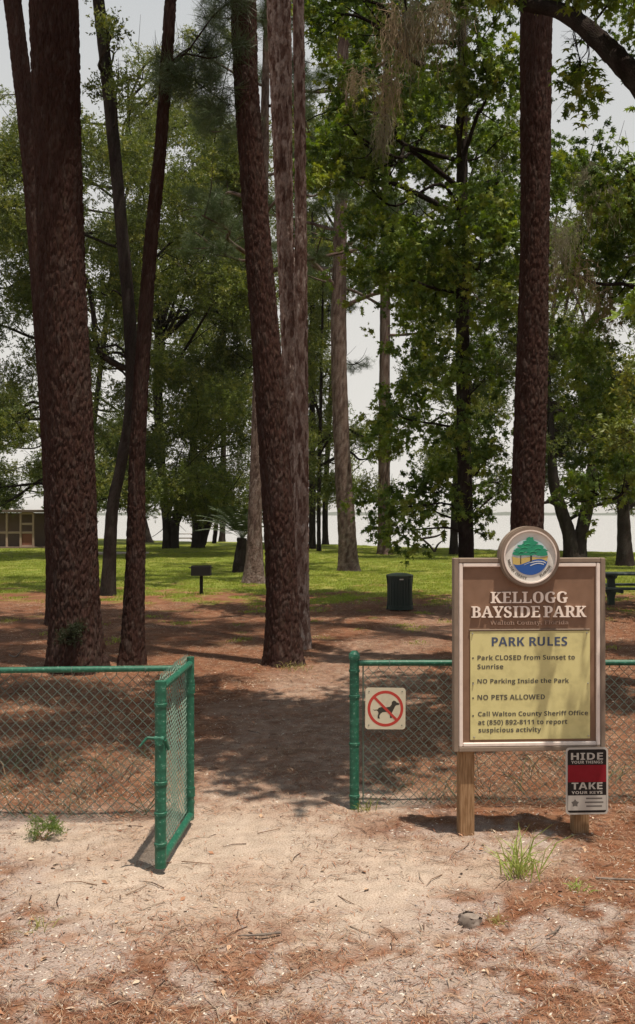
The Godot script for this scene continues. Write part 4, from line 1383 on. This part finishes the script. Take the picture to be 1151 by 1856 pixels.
	fork(o15, [[364, 985], [376, 950], [395, 915], [420, 905]], 63.0, [10, 8, 6, 3], M.oak)
	fork(o15, [[388, 985], [392, 950], [394, 920], [398, 880]], 66.0, [4, 4, 3.5, 3], M.oak)
	var w4 := fill(-40, 700, 280, 930, 66, 80, 20, 1.3, 2.2)
	broadleaf("oak_tree", "far live oak beyond the wooden shed", [[268, 982], [262, 950], [250, 900]], 76.0, [9, 6, 5], 10.0, w4, 26.0, S.oak, OAK, 1.0, 1.5, M.oak)
	var w5 := fill(535, 760, 680, 940, 60, 72, 14, 1.1, 1.8) + fill(535, 420, 625, 760, 58, 70, 20, 1.1, 2.0) + fill(535, 60, 730, 520, 58, 70, 30, 1.4, 2.4)
	broadleaf("oak_tree", "light green oak standing at the shore behind the forked pine", [[590, 985], [590, 900], [600, 700]], 70.0, [6, 5, 4], 22.0, w5, 30.0, S.oak, OAK_LIGHT, 0.9, 1.3, M.oak)
	var w6 := fill(720, 560, 940, 900, 46, 58, 22, 1.1, 1.9) + fill(720, 200, 950, 560, 46, 58, 16, 1.4, 2.2)
	broadleaf("oak_tree", "shoreline oak half hidden behind the dark trunked sweetgum", [[822, 1005], [824, 940], [830, 800]], 52.5, [8, 7, 6], 18.0, w6, 30.0, S.oak, OAK, 0.9, 1.3, M.oak)
	var w7 := fill(960, 800, 1180, 915, 46, 54, 16, 0.9, 1.4) + fill(985, 330, 1200, 810, 46, 56, 42, 1.2, 2.1)
	var o12 := broadleaf("oak_tree", "low forked live oak silhouetted against the water behind the park sign", [[1040, 1014], [1032, 970], [1016, 920], [1003, 870], [1000, 800]], 47.0, [18, 13, 11, 10, 7], 9.0, w7, 27.0, S.oak, OAK, 0.9, 1.3, M.oak)
	fork(o12, [[1048, 1012], [1052, 975], [1064, 920], [1072, 870], [1080, 780]], 47.0, [17, 12, 12, 11, 7], M.oak)
	fork(o12, [[1020, 925], [1000, 910], [985, 912]], 47.0, [5, 4, 2], M.oak)
	var w9 := fill(235, 210, 480, 700, 66, 78, 36, 1.4, 2.6)
	broadleaf("oak_tree", "tall pale crowned oak rising beyond the twin stemmed oak", [[402, 983], [404, 940], [405, 800]], 77.0, [6, 5, 5], 30.0, w9, 20.0, S.oak, OAK_LIGHT + OAK, 1.0, 1.5, M.oak)
	w9 = fill(220, 60, 430, 260, 66, 78, 12, 1.2, 2.2) + fill(-30, 150, 60, 330, 66, 74, 8, 1.2, 2.0)
	broadleaf("oak_tree", "thin topped far oak showing as light leaf tracery high behind the pines", [[150, 984], [150, 940], [190, 600]], 76.0, [6, 5, 5], 34.0, w9, 16.0, S.oak, OAK_LIGHT, 1.0, 1.5, M.oak)
	w9 = fill(548, 420, 612, 915, 52, 58, 20, 0.7, 1.2) + fill(650, 730, 725, 900, 52, 58, 9, 0.6, 1.0)
	broadleaf("oak_tree", "young oak with fine leaves filling the gap left of the forked pine", [[578, 999], [578, 900], [582, 700]], 57.0, [4, 3.5, 3], 18.0, w9, 34.0, S.oak2, OAK_LIGHT + OAK, 0.9, 1.2, M.oak)
	var w8 := fill(1090, 780, 1260, 920, 38, 44, 9, 0.8, 1.2)
	broadleaf("oak_tree", "stout single stemmed oak at the lawn's edge above the picnic table", [[1133, 1026], [1130, 930], [1128, 840]], 40.6, [16, 11, 9], 8.0, w8, 56.0, S.oak, OAK, 0.9, 1.2, M.oak)
	# --- small palm by the flared pine
	rng.seed = 27
	var pd := 36.0
	var pb := gp(at(433, 0, pd).x, pd)
	var palm := thing("small_palm", "short shaggy palm with a black trunk leaning beside the flared pine", "palm", pb)
	trunk(palm, [pb + Vector3(0, -0.05, 0), pb + Vector3(0.06, 0.6, 0), pb + Vector3(0.12, 1.25, 0)], [0.26, 0.22, 0.18], M.oak, 20, 40, 0.02, 9.0, 0.1)
	for i in 34:
		var a := i * 2.399 + rr(-0.2, 0.2)
		var up := rr(0.3, 2.2)
		var st := st_new()
		st.set_smooth_group(-1)
		var o := Vector3(0.12, 1.2, 0)
		var dv := Vector3(cos(a), up, sin(a)).normalized()
		var prev := o
		var l := rr(1.3, 2.1)
		for k in 8:
			var q := prev + (dv + Vector3.DOWN * k * 0.10).normalized() * l / 8.0
			bar(st, prev, q, 0.008, 0.007, 4, false)
			var sdv := dv.cross(Vector3.UP).normalized()
			if k > 1:
				for sd in [-1, 1]:
					for jj in 2:
						var b0 := prev.lerp(q, jj * 0.5)
						var e: Vector3 = b0 + (sdv * sd * 0.8 + dv * 0.6 + Vector3.DOWN * 0.35) * 0.38
						tri(st, b0 - dv * 0.03, b0 + dv * 0.03, e)
			prev = q
		var fr := put("frond", done(st), M.frond, palm)

func make_moss_and_plants() -> void:
	# Spanish moss hanging in the trees
	rng.seed = 31
	var spots := [[715, 60, 18.5, 1.3], [745, 30, 18.6, 1.5], [770, 60, 18.8, 1.2], [800, 20, 18.7, 1.4], [830, 50, 18.9, 1.0], [690, 240, 18.6, 0.9], [700, 170, 18.8, 1.1], [640, 150, 18.9, 0.8], [1012, 425, 17.0, 0.8], [1022, 450, 17.5, 0.9], [1065, 330, 19.0, 1.1], [1085, 360, 19.2, 1.0], [1040, 500, 19.5, 1.2], [400, 870, 60.0, 2.4], [345, 890, 62.0, 2.2], [300, 880, 60.0, 2.0], [430, 860, 55.0, 2.4], [1090, 560, 21.0, 1.2]]
	for q in spots:
		var st := SurfaceTool.new()
		st.begin(Mesh.PRIMITIVE_TRIANGLES)
		for i in 4:
			var s: float = q[3] * rr(0.6, 1.0)
			st.append_from(S.moss, 0, Transform3D(Basis(Vector3.UP, rng.randf() * TAU) * Basis.from_scale(Vector3(s * 1.3, s, s * 1.3)), Vector3(rng.randfn() * 0.12 * q[3], rr(-0.1, 0.1), rng.randfn() * 0.12 * q[3])))
		var where := at(q[0], q[1] - 10, q[2])
		var kind: String = "brown hanging moss in the sweetgum's upper boughs"
		if q[0] > 970: kind = "brown hanging moss beside the tall pine behind the sign"
		if q[2] > 50: kind = "grey hanging moss trailing from the shoreline oaks"
		var o := put("spanish_moss", st.commit(), [M.moss, M.moss_grey][rng.randi() % 2] if q[2] < 50 else M.moss_grey, self)
		o.position = where
		tag(o, kind, "moss", kind)
	# burl of sprouting leaves on the massive pine
	rng.seed = 32
	var burl := thing("trunk_sprout", "dark leafy clump sprouting low on the massive pine", "plant", at(130, 1145, 13.12))
	crown(burl, [[at(130, 1148, 13.1), 0.18], [at(140, 1138, 13.1), 0.15], [at(120, 1155, 13.1), 0.14]], 900.0, S.oak2, M.leaf, [Color(0.035, 0.045, 0.022)], 0.18, 0.3, 0.3, "foliage")
	# weeds and grass tufts in the foreground
	rng.seed = 33
	tuft("grass_tuft", "tall green grass tuft growing in front of the park sign", gp(1.17, 5.80), 0.30, 70, 0.055, 0.009, [Color(0.17, 0.24, 0.05), Color(0.26, 0.29, 0.09)], 0.55)
	tuft("grass_tuft", "small green grass tuft right of the tall one", gp(1.44, 5.55), 0.12, 30, 0.03, 0.007, [Color(0.20, 0.26, 0.06)], 0.8)
	tuft("grass_tuft", "faint yellowish grass tuft on the gravel below the left weed", gp(-1.42, 5.06), 0.12, 22, 0.03, 0.006, [Color(0.26, 0.24, 0.10)], 0.8)
	tuft("grass_tuft", "thin grass tuft at the foot of the domed gatepost", gp(0.33, 7.02), 0.14, 22, 0.03, 0.007, [Color(0.14, 0.17, 0.05)], 0.5)
	tuft("grass_tuft", "short yellow grass beside the weathered wood stub", gp(0.93, 5.15), 0.09, 20, 0.03, 0.006, [Color(0.28, 0.24, 0.10)], 0.8)
	tuft("grass_tuft", "low dry grass at the foot of the dark path pine", gp(-0.36, 13.4), 0.2, 40, 0.12, 0.008, [Color(0.22, 0.2, 0.09)], 0.7)
	var wd := thing("leafy_weed", "bushy green weed at the foot of the left fence", "plant", gp(-1.78, 6.42))
	var wb := []
	for i in 9: wb.append([wd.position + Vector3(rng.randfn() * 0.055, rr(0.03, 0.15), rng.randfn() * 0.05), rr(0.05, 0.075)])
	for i in 9:
		var st := st_new()
		bar(st, Vector3(rng.randfn() * 0.02, -0.01, rng.randfn() * 0.02), wb[i][0] - wd.position, 0.003, 0.002, 5, false)
		put("stem", done(st), M.post, wd)
	crown(wd, wb, 3600.0, S.oak2, M.leaf, [Color(0.13, 0.20, 0.04), Color(0.17, 0.24, 0.05), Color(0.10, 0.17, 0.05)], 0.07, 0.12, 0.3, "foliage")
	# dry stalks along both fences
	var dry := grass_clump(9, 0.36, 0.05, 0.006, 0.7)
	var xfs := []
	var cs := []
	for i in 110:
		var left := rng.randf() < 0.6
		var x := rr(-3.2, -1.0) if left else rr(0.45, 3.2)
		var d := rr(6.95, 8.6) if left else rr(7.1, 8.2)
		xfs.append(Transform3D(Basis(Vector3.UP, rng.randf() * TAU) * rr(0.4, 1.15), gp(x, d)))
		cs.append([Color(0.17, 0.11, 0.07), Color(0.24, 0.18, 0.11), Color(0.09, 0.10, 0.04), Color(0.15, 0.08, 0.055)][rng.randi() % 4] * rr(0.7, 1.2))
	tag(scatter("dry_brush", dry, M.litter, xfs, cs, self), "dry brown grass and brush standing along the fence", "", "", "stuff")
	# weathered stub of wood
	var sb := st_new()
	sb.set_smooth_group(0)
	tube(sb, [Vector3(0, -0.04, 0), Vector3(0, 0.015, 0), Vector3(0.006, 0.044, 0)], [0.066, 0.060, 0.050], 22, 14, 0.014, 30.0, 0.0, 0.3, 0.3, STUB)
	var stub := thing("wood_stub", "weathered grey wood stub sunk in the litter", "stub", gp(0.79, 5.14))
	put("stub_side", done(sb), M.stub_wood, stub)
	put("stub_top", lathe([[0.047, 0.038], [0.03, 0.044], [0.012, 0.036], [0.0, 0.041]], 11), M.grey_wood, stub)
	# fallen branches
	rng.seed = 34
	for q in [[30, 1190, 0.55, 0.9, "pale broken branch sticking up from the litter left of the massive pine"], [1120, 1600, 0.25, 0.2, "short dark stick lying right of the small grass tuft"], [470, 1690, 0.22, 2.9, "thin dark stick lying on the open sand"], [1003, 1690, 0.16, 2.2, "pale bare stick lying below the small grass tuft"]]:
		var dd := gd(q[1])
		var o := thing("fallen_branch", q[4], "branch", gp(at(q[0], 0, dd).x, dd))
		var st := st_new()
		var l: float = q[2]
		var a: float = q[3]
		var e := Vector3(cos(a) * l * 0.5, 0.02 + (l * 0.3 if l > 0.5 else 0.0), sin(a) * l * 0.5)
		tube(st, [Vector3(-e.x, 0.012, -e.z), Vector3(0, 0.02, 0.02), e], [0.016 * l + 0.003, 0.014 * l + 0.003, 0.004], 8, 14, 0.002, 30.0, 0.0, 0.3, 0.3, STUB)
		put("stem", done(st), M.stub_wood, o)
		var s2 := st_new()
		tube(s2, [Vector3(0, 0.02, 0.02), Vector3(0.1, 0.06, 0.08) * l * 1.5, Vector3(0.2, 0.2 if l > 0.5 else 0.04, 0.1) * l], [0.008 * l + 0.003, 0.008 * l, 0.002], 6, 8, 0.0, 9.0, 0.0, 0.3, 0.3, STUB)
		put("side_twig", done(s2), M.stub_wood, o)
	# bare snag at the water's edge
	var sn := thing("driftwood_branch", "bare crooked branch leaning at the water's edge left of the sweetgum trunk", "branch", at(788, 1002, 50))
	for q in [[[788, 1000], [775, 985], [750, 965], [738, 950]], [[766, 976], [790, 972], [808, 964]], [[788, 1000], [793, 988], [802, 980]]]:
		var lpp := []
		for v in q: lpp.append(at(v[0], v[1], 50.0) - sn.position)
		var st := st_new()
		tube(st, lpp, [0.06, 0.05, 0.025], 8, 16, 0.006, 12.0)
		put("branch_stem", done(st), M.oak, sn)

func tuft(called: String, label: String, where: Vector3, h: float, n: int, spread: float, w: float, cols: Array, lean: float) -> void:
	var o := thing(called, label, "grass", where)
	for c in cols:
		var m := mat((c as Color).linear_to_srgb(), 0.6, 0.0, 0.4)
		m.backlight_enabled = true
		m.backlight = Color(0.6, 0.6, 0.3)
		for i in 4:
			put("blade_bunch", grass_clump(int(n / cols.size() / 4.0) + 1, h * rr(0.8, 1.1), spread, w, lean), m, o)

# ------------------------------------------------------------------ the scene
func _ready() -> void:
	rng.seed = 1
	n1.seed = 1; n1.frequency = 0.08
	n2.seed = 2; n2.frequency = 0.11
	n3.seed = 3; n3.frequency = 0.13
	n1.fractal_octaves = 3
	n2.fractal_octaves = 2
	n3.fractal_octaves = 2
	ncell.seed = 4; ncell.frequency = 1.0
	ncell.noise_type = FastNoiseLite.TYPE_CELLULAR
	ncell.cellular_return_type = FastNoiseLite.RETURN_DISTANCE2_SUB
	ncell.fractal_type = FastNoiseLite.FRACTAL_NONE
	nval.seed = 4; nval.frequency = 1.0
	nval.noise_type = FastNoiseLite.TYPE_CELLULAR
	nval.cellular_return_type = FastNoiseLite.RETURN_CELL_VALUE
	nval.fractal_type = FastNoiseLite.FRACTAL_NONE
	# camera
	var cam := Camera3D.new()
	cam.name = "camera"
	cam.fov = rad_to_deg(2.0 * atan(928.0 / F))
	cam.near = 0.05
	cam.far = 9000.0
	cam.position = Vector3(0, H, 0)
	cam.rotation_degrees.x = 0.16
	add_child(cam)
	cam.current = true
	# sky: bright, hazy
	var env := Environment.new()
	env.background_mode = Environment.BG_SKY
	var sky := ProceduralSkyMaterial.new()
	sky.sky_top_color = lin(0.16, 0.235, 0.33)
	sky.sky_horizon_color = lin(0.635, 0.608, 0.56)
	sky.sky_curve = 0.75
	sky.ground_bottom_color = lin(0.2, 0.18, 0.15)
	sky.ground_horizon_color = lin(0.5, 0.47, 0.43)
	sky.sun_angle_max = 1.0
	env.sky = Sky.new()
	env.sky.sky_material = sky
	env.tonemap_mode = Environment.TONE_MAPPER_LINEAR
	env.tonemap_exposure = 1.3
	env.fog_enabled = true
	env.fog_density = 0.00012
	env.fog_light_color = Color(0.93, 0.92, 0.90)
	env.sdfgi_enabled = true
	env.ssao_enabled = true
	env.ssil_enabled = true
	var we := WorldEnvironment.new()
	we.name = "world_environment"
	we.environment = env
	add_child(we)
	# sun: high summer noon, behind and to the right of the camera
	var sun := DirectionalLight3D.new()
	sun.name = "sun"
	sun.light_energy = 1.45
	sun.light_color = Color(1.0, 0.95, 0.88)
	sun.light_angular_distance = 0.5
	sun.shadow_enabled = true
	add_child(sun)
	sun.look_at_from_position(Vector3(0.18, 1.0, 0.20), Vector3.ZERO, Vector3.FORWARD)
	make_materials()
	M.frond = mat(lin(0.05, 0.075, 0.025), 0.5)
	make_ground()
	make_trees()
	make_fences()
	make_park_sign()
	make_hide_sign()
	make_pets_sign()
	make_furniture()
	make_litter()
	make_moss_and_plants()
